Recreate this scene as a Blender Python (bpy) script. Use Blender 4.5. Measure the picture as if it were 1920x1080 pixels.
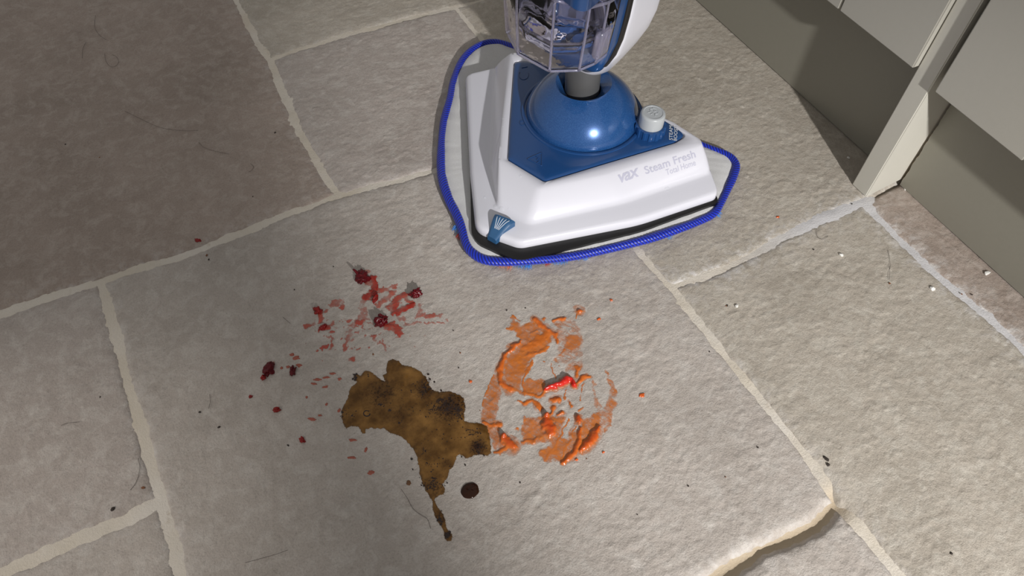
import bpy, bmesh, math, random
import numpy as np
from mathutils import Vector, Matrix
from mathutils.bvhtree import BVHTree

for o in list(bpy.data.objects): bpy.data.objects.remove(o)
S = bpy.context.scene
COL = S.collection
R = random.Random(7)

# ------------------------------------------------------------------ camera
H = 0.65                                   # lens height above the floor, metres
FPX = 1429.72                              # focal length in pixels of a 1920 wide frame
RI = np.array([0.883295, -0.467737, 0.031803])
UP = np.array([0.362976, 0.725239, 0.585044])
BK = np.array([-0.296711, -0.505223, 0.810378])
cd = bpy.data.cameras.new('camera'); cam = bpy.data.objects.new('camera', cd); COL.objects.link(cam)
cd.sensor_width = 36.0; cd.lens = FPX / 1920 * 36.0; cd.clip_start = 0.01; cd.clip_end = 50
cam.matrix_world = Matrix(((RI[0], UP[0], BK[0], 0), (RI[1], UP[1], BK[1], 0), (RI[2], UP[2], BK[2], H), (0, 0, 0, 1)))
S.camera = cam

# ------------------------------------------------------------------ world, lamps, exposure
W = bpy.data.worlds.new('world'); S.world = W; W.use_nodes = True
W.node_tree.nodes['Background'].inputs[0].default_value = (1.0, 0.975, 0.955, 1)
W.node_tree.nodes['Background'].inputs[1].default_value = 0.33

def aim(o, to):
    o.rotation_euler = (Vector(to) - o.location).to_track_quat('-Z', 'Y').to_euler()

def spot(name, loc, to, watt, deg, blend, size, col):
    l = bpy.data.lights.new(name, 'SPOT'); l.energy = watt; l.spot_size = math.radians(deg); l.spot_blend = blend
    l.shadow_soft_size = size; l.color = col
    o = bpy.data.objects.new(name, l); COL.objects.link(o); o.location = loc; aim(o, to); return o

# two spots, fittings unseen: one low behind the photographer on the work area, a weaker one over the left of the room
spot('rear_spot', (0.19, -1.25, 0.90), (0.455, 0.29, 0.0), 154, 28.8, 0.74, 0.022, (1.0, 0.982, 0.97))  # soft cone edge stands in for the camera operator's shadow on the left
spot('side_spot', (-1.5, -0.1, 1.5), (-0.385, 0.30, 0.0), 66, 16.4, 0.5, 0.08, (1.0, 0.94, 0.88))  # added spot, cone shaped to leave a dark band at lower left

V = S.view_settings
S.display_settings.display_device = 'sRGB'
V.view_transform = 'Standard'; V.look = 'None'; V.exposure = 0.0; V.gamma = 1.0; V.use_curve_mapping = False

# ------------------------------------------------------------------ helpers
def F(x, y, z=0.0):
    """where the line of sight through a photo point meets height z -> world point"""
    d = -BK * FPX + RI * (x - 960) - UP * (y - 540)
    t = (z - H) / d[2]
    return np.array([d[0] * t, d[1] * t, z])

MU = np.array([0.8950, 0.4461]); MU /= np.linalg.norm(MU); MV = np.array([-MU[1], MU[0]]); MO = np.array([0.4, 0.56])
def M(u, v, z):
    """mop frame (millimetres: u = nose to rear, v = across) -> world"""
    p = MO + MU * u / 1000 + MV * v / 1000
    return (p[0], p[1], z / 1000)

def mesh_obj(name, verts, faces, mat, parent=None, smooth=True, sharp=None):
    me = bpy.data.meshes.new(name); me.from_pydata([tuple(map(float, v)) for v in verts], [], [tuple(f) for f in faces]); me.update()
    return link(name, me, mat, parent, smooth, sharp)

def link(name, me, mat, parent=None, smooth=True, sharp=None):
    if mat is not None and not me.materials: me.materials.append(mat)
    if smooth:
        me.shade_smooth()
        if sharp: me.set_sharp_from_angle(angle=math.radians(sharp))
    o = bpy.data.objects.new(name, me); COL.objects.link(o)
    if parent:
        o.parent = parent
        if parent.type == 'EMPTY': o.matrix_parent_inverse = Matrix.Translation(parent.location).inverted()
    return o

def empty(name, loc):
    o = bpy.data.objects.new(name, None); COL.objects.link(o); o.location = loc; o.empty_display_size = 0.03; return o

def tag(o, label=None, cat=None, group=None, kind=None):
    if label: o['label'] = label
    if cat: o['category'] = cat
    if group: o['group'] = group
    if kind: o['kind'] = kind
    return o

def fix_normals(o):
    bm = bmesh.new(); bm.from_mesh(o.data); bmesh.ops.recalc_face_normals(bm, faces=bm.faces); bm.to_mesh(o.data); bm.free()
    return o

def box(name, lo, hi, mat, parent=None, bev=0.001, seg=2):
    bm = bmesh.new(); bmesh.ops.create_cube(bm, size=1)
    for v in bm.verts:
        for k in range(3): v.co[k] = lo[k] if v.co[k] < 0 else hi[k]
    if bev: bmesh.ops.bevel(bm, geom=list(bm.edges), offset=bev, segments=seg, affect='EDGES')
    me = bpy.data.meshes.new(name); bm.to_mesh(me); bm.free()
    return link(name, me, mat, parent, True, 40)

# -- noise
_rng = np.random.default_rng(3)
_P = np.concatenate([_rng.permutation(512)] * 3)
_G = np.stack([np.cos(np.linspace(0, 2 * np.pi, 512, endpoint=False)), np.sin(np.linspace(0, 2 * np.pi, 512, endpoint=False))], 1)
def pn(x, y, seed=0):
    x = np.asarray(x, float) + seed * 17.13; y = np.asarray(y, float) - seed * 9.71
    xi = np.floor(x).astype(int); yi = np.floor(y).astype(int); fx = x - xi; fy = y - yi
    def g(ix, iy, dx, dy):
        gg = _G[_P[(_P[ix & 511] + iy) & 511]]
        return gg[..., 0] * dx + gg[..., 1] * dy
    sx = fx * fx * fx * (fx * (fx * 6 - 15) + 10); sy = fy * fy * fy * (fy * (fy * 6 - 15) + 10)
    a = g(xi, yi, fx, fy); b = g(xi + 1, yi, fx - 1, fy); c = g(xi, yi + 1, fx, fy - 1); d = g(xi + 1, yi + 1, fx - 1, fy - 1)
    return (a + (b - a) * sx + (c + (d - c) * sx - a - (b - a) * sx) * sy) * 1.5
def fbm(x, y, o=4, seed=0, gain=0.5):
    s = 0; a = 1.0
    for k in range(o):
        s = s + a * pn(x * 2 ** k, y * 2 ** k, seed + k * 3); a *= gain
    return s

def segdist(px, py, pts, closed=False, vals=None):
    """distance to a polyline; with vals also the value interpolated at the nearest point"""
    pts = np.asarray(pts, float); n = len(pts); best = np.full(np.shape(px), 1e9); bv = np.zeros(np.shape(px))
    for i in range(n if closed else n - 1):
        a = pts[i]; b = pts[(i + 1) % n]; d = b - a; L = d @ d + 1e-12
        t = np.clip(((px - a[0]) * d[0] + (py - a[1]) * d[1]) / L, 0, 1)
        q = np.hypot(px - a[0] - t * d[0], py - a[1] - t * d[1])
        m = q < best; best = np.where(m, q, best)
        if vals is not None: bv = np.where(m, vals[i] + (vals[(i + 1) % n] - vals[i]) * t, bv)
    return (best, bv) if vals is not None else best

def inside(px, py, pts):
    pts = np.asarray(pts, float); r = np.zeros(np.shape(px), bool); n = len(pts)
    for i in range(n):
        x1, y1 = pts[i]; x2, y2 = pts[(i + 1) % n]
        if y1 == y2: continue
        c = ((y1 > py) != (y2 > py)) & (px < (x2 - x1) * (py - y1) / (y2 - y1) + x1)
        r ^= c
    return r

def smooth01(t): t = np.clip(t, 0, 1); return t * t * (3 - 2 * t)

def grid_mesh(name, X, Y, Z, keep, attrs=None):
    """quads of a regular grid where all four corners are kept"""
    ny, nx = X.shape
    q = keep[:-1, :-1] & keep[1:, :-1] & keep[:-1, 1:] & keep[1:, 1:]
    idx = np.arange(nx * ny).reshape(ny, nx)
    f = np.stack([idx[:-1, :-1][q], idx[:-1, 1:][q], idx[1:, 1:][q], idx[1:, :-1][q]], 1)
    used = np.zeros(nx * ny, bool); used[f.ravel()] = True
    re = np.cumsum(used) - 1
    co = np.stack([X.ravel(), Y.ravel(), Z.ravel()], 1)[used]; f = re[f]
    me = bpy.data.meshes.new(name)
    me.vertices.add(len(co)); me.vertices.foreach_set('co', co.astype(np.float32).ravel())
    me.loops.add(f.size); me.loops.foreach_set('vertex_index', f.astype(np.int32).ravel())
    me.polygons.add(len(f)); me.polygons.foreach_set('loop_start', np.arange(0, f.size, 4, dtype=np.int32))
    me.update(calc_edges=True)
    for k, a in (attrs or {}).items():
        at = me.attributes.new(k, 'FLOAT', 'POINT'); at.data.foreach_set('value', a.ravel()[used].astype(np.float32))
    return me

# -- materials
def srgb(r, g, b):
    f = lambda c: (c / 255 / 12.92) if c / 255 <= 0.04045 else ((c / 255 + 0.055) / 1.055) ** 2.4
    return (f(r), f(g), f(b), 1)

class NT:
    def __init__(s, name):
        s.m = bpy.data.materials.new(name); s.m.use_nodes = True; s.t = s.m.node_tree; s.n = s.t.nodes
        s.p = s.n['Principled BSDF']; s.out = s.n['Material Output']
    def new(s, ty, **kw):
        n = s.n.new(ty)
        for k, v in kw.items():
            if k.startswith('i_'): n.inputs[int(k[2:]) if k[2:].isdigit() else k[2:].replace('_', ' ')].default_value = v
            else: setattr(n, k, v)
        return n
    def l(s, a, b): s.t.links.new(a, b)
    def pos(s): return s.new('ShaderNodeNewGeometry').outputs['Position']
    def noise(s, scale, detail=4, rough=0.55, vec=None, dist=0.0):
        n = s.new('ShaderNodeTexNoise'); n.inputs['Scale'].default_value = scale; n.inputs['Detail'].default_value = detail
        n.inputs['Roughness'].default_value = rough; n.inputs['Distortion'].default_value = dist
        s.l(vec if vec is not None else s.pos(), n.inputs['Vector']); return n.outputs[0]
    def ramp(s, f, stops):
        r = s.new('ShaderNodeValToRGB'); e = r.color_ramp.elements
        while len(e) < len(stops): e.new(0.5)
        for k, (p, c) in enumerate(stops):
            e[k].position = p; e[k].color = c if len(c) == 4 else (*c, 1)
        s.l(f, r.inputs[0]); return r.outputs[0]
    def mix(s, f, a, b, mode='MIX'):
        n = s.new('ShaderNodeMix', data_type='RGBA', blend_type=mode)
        for sock, v in ((n.inputs[0], f), (n.inputs[6], a), (n.inputs[7], b)):
            if hasattr(v, 'links'): s.l(v, sock)
            else: sock.default_value = v
        return n.outputs[2]
    def math(s, op, a, b=0.5):
        n = s.new('ShaderNodeMath', operation=op)
        for sock, v in ((n.inputs[0], a), (n.inputs[1], b)):
            if hasattr(v, 'links'): s.l(v, sock)
            else: sock.default_value = v
        return n.outputs[0]
    def bump(s, h, strength=0.5, dist=0.001, normal=None):
        b = s.new('ShaderNodeBump'); b.inputs['Strength'].default_value = strength; b.inputs['Distance'].default_value = dist
        s.l(h, b.inputs['Height'])
        if normal is not None: s.l(normal, b.inputs['Normal'])
        return b.outputs[0]
    def attr(s, name): return s.new('ShaderNodeAttribute', attribute_name=name).outputs['Fac']

def plain(name, col, rough=0.4, bump=0.0, bscale=400, metal=0.0, var=0.06, coat=0.0, spec=0.5):
    t = NT(name); p = t.p
    c = t.mix(t.noise(bscale * 0.2, 3), tuple(x * (1 - var) for x in col[:3]) + (1,), tuple(min(1, x * (1 + var)) for x in col[:3]) + (1,))
    t.l(c, p.inputs['Base Color']); p.inputs['Roughness'].default_value = rough; p.inputs['Metallic'].default_value = metal
    p.inputs['Coat Weight'].default_value = coat; p.inputs['Coat Roughness'].default_value = 0.08; p.inputs['Specular IOR Level'].default_value = spec
    if bump: t.l(t.bump(t.noise(bscale, 4), bump, 0.0004), p.inputs['Normal'])
    return t.m

def stone(name, base, dark, light, off):
    t = NT(name); p = t.p
    mp = t.new('ShaderNodeMapping'); mp.inputs['Location'].default_value = (off, off * 0.7, 0); t.l(t.pos(), mp.inputs['Vector']); v = mp.outputs[0]
    c = t.mix(t.ramp(t.noise(9, 6, 0.62, v, 0.5), [(0.34, (0, 0, 0)), (0.68, (1, 1, 1))]), dark, base)
    c = t.mix(t.ramp(t.noise(60, 7, 0.72, v, 0.6), [(0.46, (0, 0, 0)), (0.80, (1, 1, 1))]), c, light)
    g = t.ramp(t.noise(520, 4, 0.75, v), [(0.26, (0.66, 0.66, 0.65)), (0.47, (1, 1, 1)), (0.78, (1.16, 1.16, 1.16))])
    c = t.mix(0.75, c, g, 'MULTIPLY')
    # worn dirt flecks and a few rusty stains
    fl = t.ramp(t.noise(110, 7, 0.78, v, 1.2), [(0.625, (1, 1, 1)), (0.68, (0.5, 0.46, 0.42))])
    msk = t.ramp(t.noise(9, 3, 0.5, v), [(0.50, (0, 0, 0)), (0.64, (0.9, 0.9, 0.9))])
    c = t.mix(msk, c, t.mix(1.0, c, fl, 'MULTIPLY'))
    rs = t.ramp(t.noise(16, 5, 0.7, v, 0.8), [(0.68, (0, 0, 0)), (0.80, (0.45, 0.45, 0.45))])
    c = t.mix(rs, c, srgb(150, 104, 78))
    # dried grout haze smeared off the joints
    hz = t.math('MULTIPLY', t.attr('haze'), t.ramp(t.noise(75, 6, 0.7, v, 0.6), [(0.47, (0, 0, 0)), (0.66, (1, 1, 1))]))
    c = t.mix(hz, c, srgb(210, 206, 202))
    t.l(c, p.inputs['Base Color']); p.inputs['Roughness'].default_value = 0.6; p.inputs['Specular IOR Level'].default_value = 0.35
    n1 = t.bump(t.noise(150, 6, 0.72, v), 0.65, 0.0022)
    n2 = t.bump(t.noise(700, 4, 0.65, v), 0.7, 0.0006, n1)
    t.l(n2, p.inputs['Normal'])
    return t.m

STONE = [stone('limestone_grey', srgb(186, 177, 168), srgb(172, 163, 154), srgb(202, 196, 188), 0.0),
         stone('limestone_brown', srgb(170, 155, 144), srgb(152, 138, 127), srgb(188, 177, 167), 3.1),
         stone('limestone_beige', srgb(184, 175, 162), srgb(168, 159, 146), srgb(202, 196, 184), 6.7),
         stone('limestone_pale', srgb(184, 174, 166), srgb(168, 158, 150), srgb(202, 196, 188), 9.9)]

t = NT('grout'); c = t.mix(t.ramp(t.noise(11, 4), [(0.35, (0, 0, 0)), (0.65, (1, 1, 1))]), srgb(208, 198, 181), srgb(220, 213, 202))
wx = t.new('ShaderNodeSeparateXYZ'); t.l(t.pos(), wx.inputs[0])
c = t.mix(t.ramp(wx.outputs[0], [(0.44, (0, 0, 0)), (0.58, (1, 1, 1))]), c, srgb(208, 206, 206))
c = t.mix(t.ramp(t.noise(45, 6, 0.7), [(0.62, (0, 0, 0)), (0.74, (0.7, 0.7, 0.7))]), c, srgb(176, 160, 140))
c = t.mix(t.attr('tan'), c, srgb(186, 170, 146))
t.l(c, t.p.inputs['Base Color']); t.p.inputs['Roughness'].default_value = 0.85; t.p.inputs['Specular IOR Level'].default_value = 0.2
t.l(t.bump(t.noise(480, 4, 0.75), 0.8, 0.0011), t.p.inputs['Normal']); GROUT = t.m

# ------------------------------------------------------------------ floor: grout bed + stone tiles
def line(pts): return [F(x, y)[:2] for x, y in pts]
La1 = line([(-60, 607), (0, 587), (90, 557), (187, 527)])
La2 = line([(187, 527), (250, 504), (330, 483), (400, 456), (470, 428), (540, 400), (638, 366)])
La3 = line([(638, 366), (720, 343), (820, 318)]) + [np.array((0.30, 0.606)), np.array((0.392, 0.604))]
L1 = line([(638, 366), (612, 335), (585, 285), (552, 225), (530, 172), (506, 110)])
L1b = line([(506, 110), (480, 72), (468, 48), (441, -8), (400, -90)])
Lb1 = line([(506, 110), (580, 86), (640, 66), (700, 52), (760, 35), (855, 13)])
Lb2 = line([(855, 13), (905, -2), (1010, -30)])
L5 = line([(855, 13), (880, 45), (910, 80)]) + [np.array((0.395, 0.7)), np.array((0.392, 0.604))]
L3a = [np.array((0.392, 0.604)), np.array((0.390, 0.5))] + line([(1200, 472), (1230, 505), (1260, 537)])
L3b = line([(1260, 537), (1300, 590), (1345, 645), (1390, 702), (1440, 765), (1510, 850), (1572, 937)])
L3c = line([(1572, 937), (1625, 1000), (1688, 1080), (1760, 1170)])
Lc = line([(1260, 537), (1330, 512), (1380, 492), (1450, 452), (1520, 420), (1560, 402), (1618, 378)])
L4 = line([(1618, 378), (1665, 425), (1720, 480), (1780, 535), (1850, 590), (1920, 655), (2010, 740)])
L2a = line([(187, 527), (200, 570), (222, 635), (240, 715), (268, 815), (300, 925)])
L2b = line([(300, 925), (318, 985), (340, 1080), (370, 1200)])
Ld = line([(300, 938), (230, 975), (150, 1005), (70, 1045), (0, 1072), (-80, 1105)])
Le = line([(1572, 940), (1530, 985), (1480, 1008), (1430, 1030), (1370, 1065), (1310, 1100), (1200, 1150)])
rev = lambda l: l[::-1]
far = lambda *p: [np.array(q) for q in p]
TILES = [  # polygon along the joint centres, half joint widths (mm), material, seed, tilt
    (rev(L1b) + rev(L1) + rev(La2) + rev(La1) + far((-0.55, 0.62), (-0.55, 1.30), (0.11, 1.30)), 1, 11, 6.5),
    (Lb1 + L5 + rev(La3) + L1, 3, 23, 5.5),
    (L1b + far((0.12, 1.3), (0.66, 1.3)) + rev(Lb2) + rev(Lb1), 2, 31, 4.5),
    (L5 + L3a + Lc + far((0.76, 0.337), (0.76, 1.3), (0.66, 1.3)) + rev(Lb2), 2, 41, 4.5),
    (La2 + La3 + L3a + L3b + Le + far((-0.139, 0.073)) + rev(L2b) + rev(L2a), 0, 53, 6.0),
    (La1 + L2a + Ld + far((-0.55, 0.34), (-0.55, 0.61)), 3, 61, 7.0),
    (L2b + far((-0.139, 0.0), (-0.55, 0.0), (-0.55, 0.34)) + rev(Ld), 0, 71, 8.0),
    (Lc + L4 + far((0.66, -0.25), (0.392, -0.25)) + rev(L3c) + rev(L3b), 2, 83, 6.5),
    (L4 + far((0.66, -0.25), (0.76, -0.25), (0.76, 0.337)), 1, 97, 6.5),
    (L3c + far((0.392, -0.25), (-0.139, -0.25), (-0.139, 0.073)) + rev(Le), 0, 103, 6.5),
]
def stone_height(X, Y, seed):
    x, y = X * 1000, Y * 1000
    h = 0.55 * fbm(x / 140, y / 140, 2, seed)
    warp = 5 * pn(x / 30, y / 30, seed + 5)
    riv = fbm((x + warp) / 24, (y - warp) / 13, 4, seed + 1, 0.6)          # riven, layered texture
    patch = smooth01(0.5 + 1.1 * pn(x / 60, y / 60, seed + 9))
    h = h + (0.14 * np.tanh(3.5 * riv) + 0.14 * riv) * (0.5 + 0.8 * patch)
    bl = fbm(x / 6.0, y / 5.0, 2, seed + 13); b2 = fbm(x / 11.0, y / 8.0, 2, seed + 19)
    h = h + 0.9 * np.clip(bl - 0.40, 0, 1) * (0.4 + patch) + 0.6 * np.clip(b2 - 0.55, 0, 1) - 0.5 * np.clip(-bl - 0.5, 0, 1) + 0.12 * bl
    return h / 1000
FLOOR = {}
def build_floor():
    st = 0.0016
    # grout bed
    xs = np.arange(-0.56, 0.78, 0.0032); ys = np.arange(-0.26, 1.31, 0.0032); X, Y = np.meshgrid(xs, ys)
    Z = -0.0013 + 0.0007 * fbm(X * 30, Y * 30, 3, 2) + 0.0003 * fbm(X * 160, Y * 160, 2, 5)
    jd = np.min([segdist(X, Y, l) for l in (La1, La2, La3, L1, L1b, Lb1, Lb2, L5, L3a, L3b, L3c, Lc, L4, L2a, L2b, Ld, Le)], axis=0); Z = Z - 0.006 * smooth01((jd - 0.016) / 0.012)
    d = segdist(X, Y, Le); tan_ = np.exp(-(d / 0.016) ** 2); Z = Z - 0.0065 * np.exp(-(d / 0.010) ** 2)                      # the hollow, washed-out joint
    d = segdist(X, Y, line([(1618, 378), (1560, 400), (1500, 430)])); Z = Z + 0.0016 * np.exp(-(d / 0.012) ** 2)
    fl = link('floor', grid_mesh('floor', X, Y, Z, np.ones_like(X, bool), {'tan': tan_}), GROUT)
    tag(fl, 'pale cream grout bed running between the limestone floor slabs', kind='structure')
    for k, (poly, mat, seed, hw) in enumerate(TILES):
        P = np.array(poly); lo = P.min(0) - 0.003; hi = P.max(0) + 0.003
        lo = np.maximum(lo, (-0.45, -0.12)); hi = np.minimum(hi, (0.765, 1.26))
        xs = np.arange(lo[0], hi[0], st); ys = np.arange(lo[1], hi[1], st); X, Y = np.meshgrid(xs, ys)
        D = segdist(X, Y, P, True); D = np.where(inside(X, Y, P), D, -D)
        jl = segdist(X, Y, Le); hw_l = hw + 4.5 * np.exp(-(jl / 0.02) ** 2) * (k in (4, 9))
        wob = 1.5 * fbm(X * 26, Y * 26, 2, seed + 2) + 0.9 * fbm(X * 150, Y * 150, 2, seed + 4) + 2.2
        e = D * 1000 - hw_l + wob                                                       # mm inside the ragged edge
        Z = stone_height(X, Y, seed)
        soft = 2.4 + 2.4 * (pn(X * 22, Y * 22, seed + 8) + 0.6)
        drop = np.where(e < 0, 2.2 - e * 1.4, 2.2 * np.exp(-np.maximum(e, 0) / np.maximum(soft, 0.8)))
        edge_lift = 0.0007 * np.exp(-np.maximum(e, 0) / 25)
        Z = Z + edge_lift - drop / 1000
        near = np.minimum(segdist(X, Y, Lc), segdist(X, Y, L4)) * 1000 if k in (3, 7, 8) else np.full(X.shape, 999.0)
        haze = 0.45 * np.exp(-np.maximum(e, 0) / 9) + 0.8 * np.exp(-np.maximum(near - 5, 0) / 12)
        o = link('stone_tile', grid_mesh('stone_tile', X, Y, Z, e > -6.5, {'haze': haze}), STONE[mat], fl)
        if k == 4: FLOOR['g'] = (xs, ys, Z)
build_floor()

def floor_z(x, y):
    xs, ys, Z = FLOOR['g']; st = 0.0016
    i = np.clip((np.asarray(x) - xs[0]) / st, 0, len(xs) - 2.001); j = np.clip((np.asarray(y) - ys[0]) / st, 0, len(ys) - 2.001)
    a = np.floor(i).astype(int); b = np.floor(j).astype(int); fx = i - a; fy = j - b
    return (Z[b, a] * (1 - fx) + Z[b, a + 1] * fx) * (1 - fy) + (Z[b + 1, a] * (1 - fx) + Z[b + 1, a + 1] * fx) * fy

# ------------------------------------------------------------------ kitchen cabinets
PAINT = plain('sage_grey_paint', srgb(176, 173, 163), 0.42, 0.12, 900, var=0.02)
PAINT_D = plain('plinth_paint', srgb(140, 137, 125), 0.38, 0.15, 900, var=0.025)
CREAM = plain('cream_panel', srgb(226, 223, 210), 0.38, 0.05, 700, var=0.02)
GAPSHADE = plain('cabinet_gap_shade', srgb(60, 56, 50), 0.7)  # shade of the gap by the end panel, put into the carcass colour
CHIP = plain('raw_chipboard', srgb(196, 178, 150), 0.9, 0.6, 900, var=0.2)

def shaker_door(root, y0, y1, z0, z1, stile, xf=0.663):
    d = box('door', (xf + 0.014, y0 + 0.012, z0 + 0.012), (xf + 0.0205, y1 - 0.012, z1 - 0.012), PAINT, root, 0.0005)
    tk = xf + 0.020
    for a, b in ((y0, y0 + stile), (y1 - stile, y1)):
        box('stile', (xf, a, z0), (tk, b, z1), PAINT, d, 0.0013, 3)
    box('rail', (xf, y0 + stile + 0.0018, z0), (tk, y1 - stile - 0.0018, z0 + 0.09), PAINT, d, 0.0013, 3)
    box('rail', (xf, y0 + stile + 0.0018, z1 - 0.09), (tk, y1 - stile - 0.0018, z1), PAINT, d, 0.0013, 3)
    box('groove_bed', (xf + 0.004, y0 + 0.03, z0 + 0.002), (xf + 0.012, y1 - 0.03, z0 + 0.07), PAINT, d, 0.0)
    return d

ZD = 0.1705
ca = empty('kitchen_cabinet', (0.95, 0.7, 0))
tag(ca, 'grey painted kitchen cabinet behind the steam mop, beyond the end panel', 'cabinet', 'kitchen base cabinets')
box('carcass', (0.684, 0.3595, 0.165), (1.22, 1.10, 0.80), PAINT, ca)
shaker_door(ca, 0.3588, 0.96, ZD, 0.79, 0.1075)
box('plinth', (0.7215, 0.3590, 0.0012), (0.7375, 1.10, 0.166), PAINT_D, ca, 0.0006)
cb = empty('kitchen_cabinet', (0.95, 0.1, 0))
tag(cb, 'grey painted kitchen cabinet at the right edge with chipped plinth', 'cabinet', 'kitchen base cabinets')
box('carcass', (0.688, -0.30, 0.168), (1.22, 0.3275, 0.80), GAPSHADE, cb)
shaker_door(cb, -0.25, 0.3266, ZD - 0.005, 0.79, 0.108)
# plinth with a torn chipboard end next to the end panel
vs = []; zz = np.linspace(0.0012, 0.166, 60); yy = 0.3322 - 0.0010 * np.abs(pn(zz * 260, zz * 0 + 3.3, 4)) - 0.0012 * np.clip(pn(zz * 120, zz * 0, 9), 0, 1)
for z, y in zip(zz, yy): vs += [(0.7215, y, z), (0.7225, y + 0.0006, z), (0.7375, y + 0.0006, z)]
n = len(zz); base = len(vs)
for z in zz: vs += [(0.7215, -0.30, z), (0.7375, -0.30, z)]
fs = []
for i in range(n - 1):
    a = 3 * i; b = a + 3; c0 = base + 2 * i; d0 = c0 + 2
    fs += [(a, b, d0, c0), (a + 2, c0 + 1, d0 + 1, b + 2)]
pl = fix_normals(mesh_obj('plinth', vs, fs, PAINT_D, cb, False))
fs = []
for i in range(n - 1):
    a = 3 * i; b = a + 3
    fs += [(a, a + 1, b + 1, b), (a + 1, a + 2, b + 2, b + 1)]
ce = mesh_obj('torn_edge', vs[:base], fs, CHIP, pl, False); tag(ce, 'torn chipboard edge of the plinth')
# end panel between the two cabinets, standing on the floor
prof = [(0.670, 0.0006), (0.7215, 0.0062), (0.76, 0.007), (1.22, 0.007), (1.22, 0.86), (0.670, 0.86)]
y0, y1 = 0.3352, 0.3582
bm = bmesh.new(); A = [bm.verts.new((x, y0, z)) for x, z in prof]; B = [bm.verts.new((x, y1, z)) for x, z in prof]
bm.faces.new(A); bm.faces.new(B[::-1])
for i in range(6): bm.faces.new((A[i], B[i], B[(i + 1) % 6], A[(i + 1) % 6]))
bmesh.ops.recalc_face_normals(bm, faces=bm.faces)
bmesh.ops.bevel(bm, geom=[e for e in bm.edges if abs(e.verts[0].co.x - 0.67) < 1e-5 and abs(e.verts[1].co.x - 0.67) < 1e-5], offset=0.0012, segments=3, affect='EDGES')
me = bpy.data.meshes.new('end_panel'); bm.to_mesh(me); bm.free()
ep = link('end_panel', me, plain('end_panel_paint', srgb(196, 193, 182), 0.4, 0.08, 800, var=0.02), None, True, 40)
tag(ep, 'upright grey end panel with a pale lit side, standing between the two cabinets', 'panel')

# ------------------------------------------------------------------ steam mop
WHITE = plain('gloss_white_plastic', srgb(218, 218, 226), 0.22, 0.02, 300, var=0.008, coat=0.25)
BLUE = plain('petrol_blue_plastic', srgb(30, 70, 122), 0.2, 0.0, 300, var=0.03, coat=0.4)
t = NT('metallic_blue_dome'); fk = t.ramp(t.noise(2600, 2, 0.5), [(0.55, srgb(30, 78, 138)), (0.72, srgb(86, 138, 196))])
t.l(fk, t.p.inputs['Base Color']); t.p.inputs['Metallic'].default_value = 0.25; t.p.inputs['Roughness'].default_value = 0.24; t.p.inputs['Coat Weight'].default_value = 0.8
t.p.inputs['Coat Roughness'].default_value = 0.06; DOME = t.m
BLACK = plain('black_plastic', srgb(28, 27, 27), 0.35)
NECK = plain('dark_grey_rubber', srgb(84, 84, 84), 0.45, 0.05, 500)
GREYB = plain('light_grey_button', srgb(176, 180, 182), 0.3, 0.03, 500, var=0.01)
PRINT = plain('silver_grey_print', srgb(188, 188, 204), 0.35)
PRINTW = plain('white_print', srgb(214, 220, 228), 0.4)
FELT = NT('white_microfibre'); FELT.l(FELT.mix(FELT.noise(900, 4, 0.7), srgb(206, 205, 203), srgb(240, 240, 240)), FELT.p.inputs['Base Color'])
FELT.p.inputs['Roughness'].default_value = 0.95; FELT.p.inputs['Sheen Weight'].default_value = 0.4
FELT.l(FELT.bump(FELT.noise(1400, 4, 0.8), 0.9, 0.0012), FELT.p.inputs['Normal']); FELT = FELT.m
t = NT('woven_blue_binding'); uvn = t.new('ShaderNodeUVMap'); wv = t.new('ShaderNodeTexWave'); wv.inputs['Scale'].default_value = 1.0; wv.bands_direction = 'DIAGONAL'
wv.inputs['Distortion'].default_value = 0.4; t.l(uvn.outputs[0], wv.inputs['Vector'])
t.l(t.mix(wv.outputs[1], srgb(3, 12, 100), srgb(14, 50, 200)), t.p.inputs['Base Color']); t.p.inputs['Roughness'].default_value = 0.38; t.p.inputs['Sheen Weight'].default_value = 0.15
t.l(t.bump(wv.outputs[1], 0.5, 0.0006), t.p.inputs['Normal']); BIND = t.m
t = NT('clear_tinted_plastic'); t.p.inputs['Base Color'].default_value = (0.96, 0.95, 1.0, 1); t.p.inputs['Transmission Weight'].default_value = 1.0
t.p.inputs['Roughness'].default_value = 0.03; t.p.inputs['IOR'].default_value = 1.36; t.l(t.bump(t.noise(70, 2, 0.4), 0.35, 0.002), t.p.inputs['Normal']); CLEAR = t.m
t = NT('violet_clear_edge'); t.p.inputs['Base Color'].default_value = (0.80, 0.78, 0.95, 1); t.p.inputs['Transmission Weight'].default_value = 0.85
t.p.inputs['Roughness'].default_value = 0.12; t.p.inputs['IOR'].default_value = 1.42; CLEAR_E = t.m
t = NT('water_drop'); t.p.inputs['Base Color'].default_value = (0.9, 0.92, 0.95, 1); t.p.inputs['Alpha'].default_value = 0.22; t.p.inputs['Roughness'].default_value = 0.03; WATER = t.m

mop = empty('steam_mop', M(0, 0, 0))
tag(mop, 'white and blue steam mop with triangular head, clear water tank and blue edged pad', 'steam mop')

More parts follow.
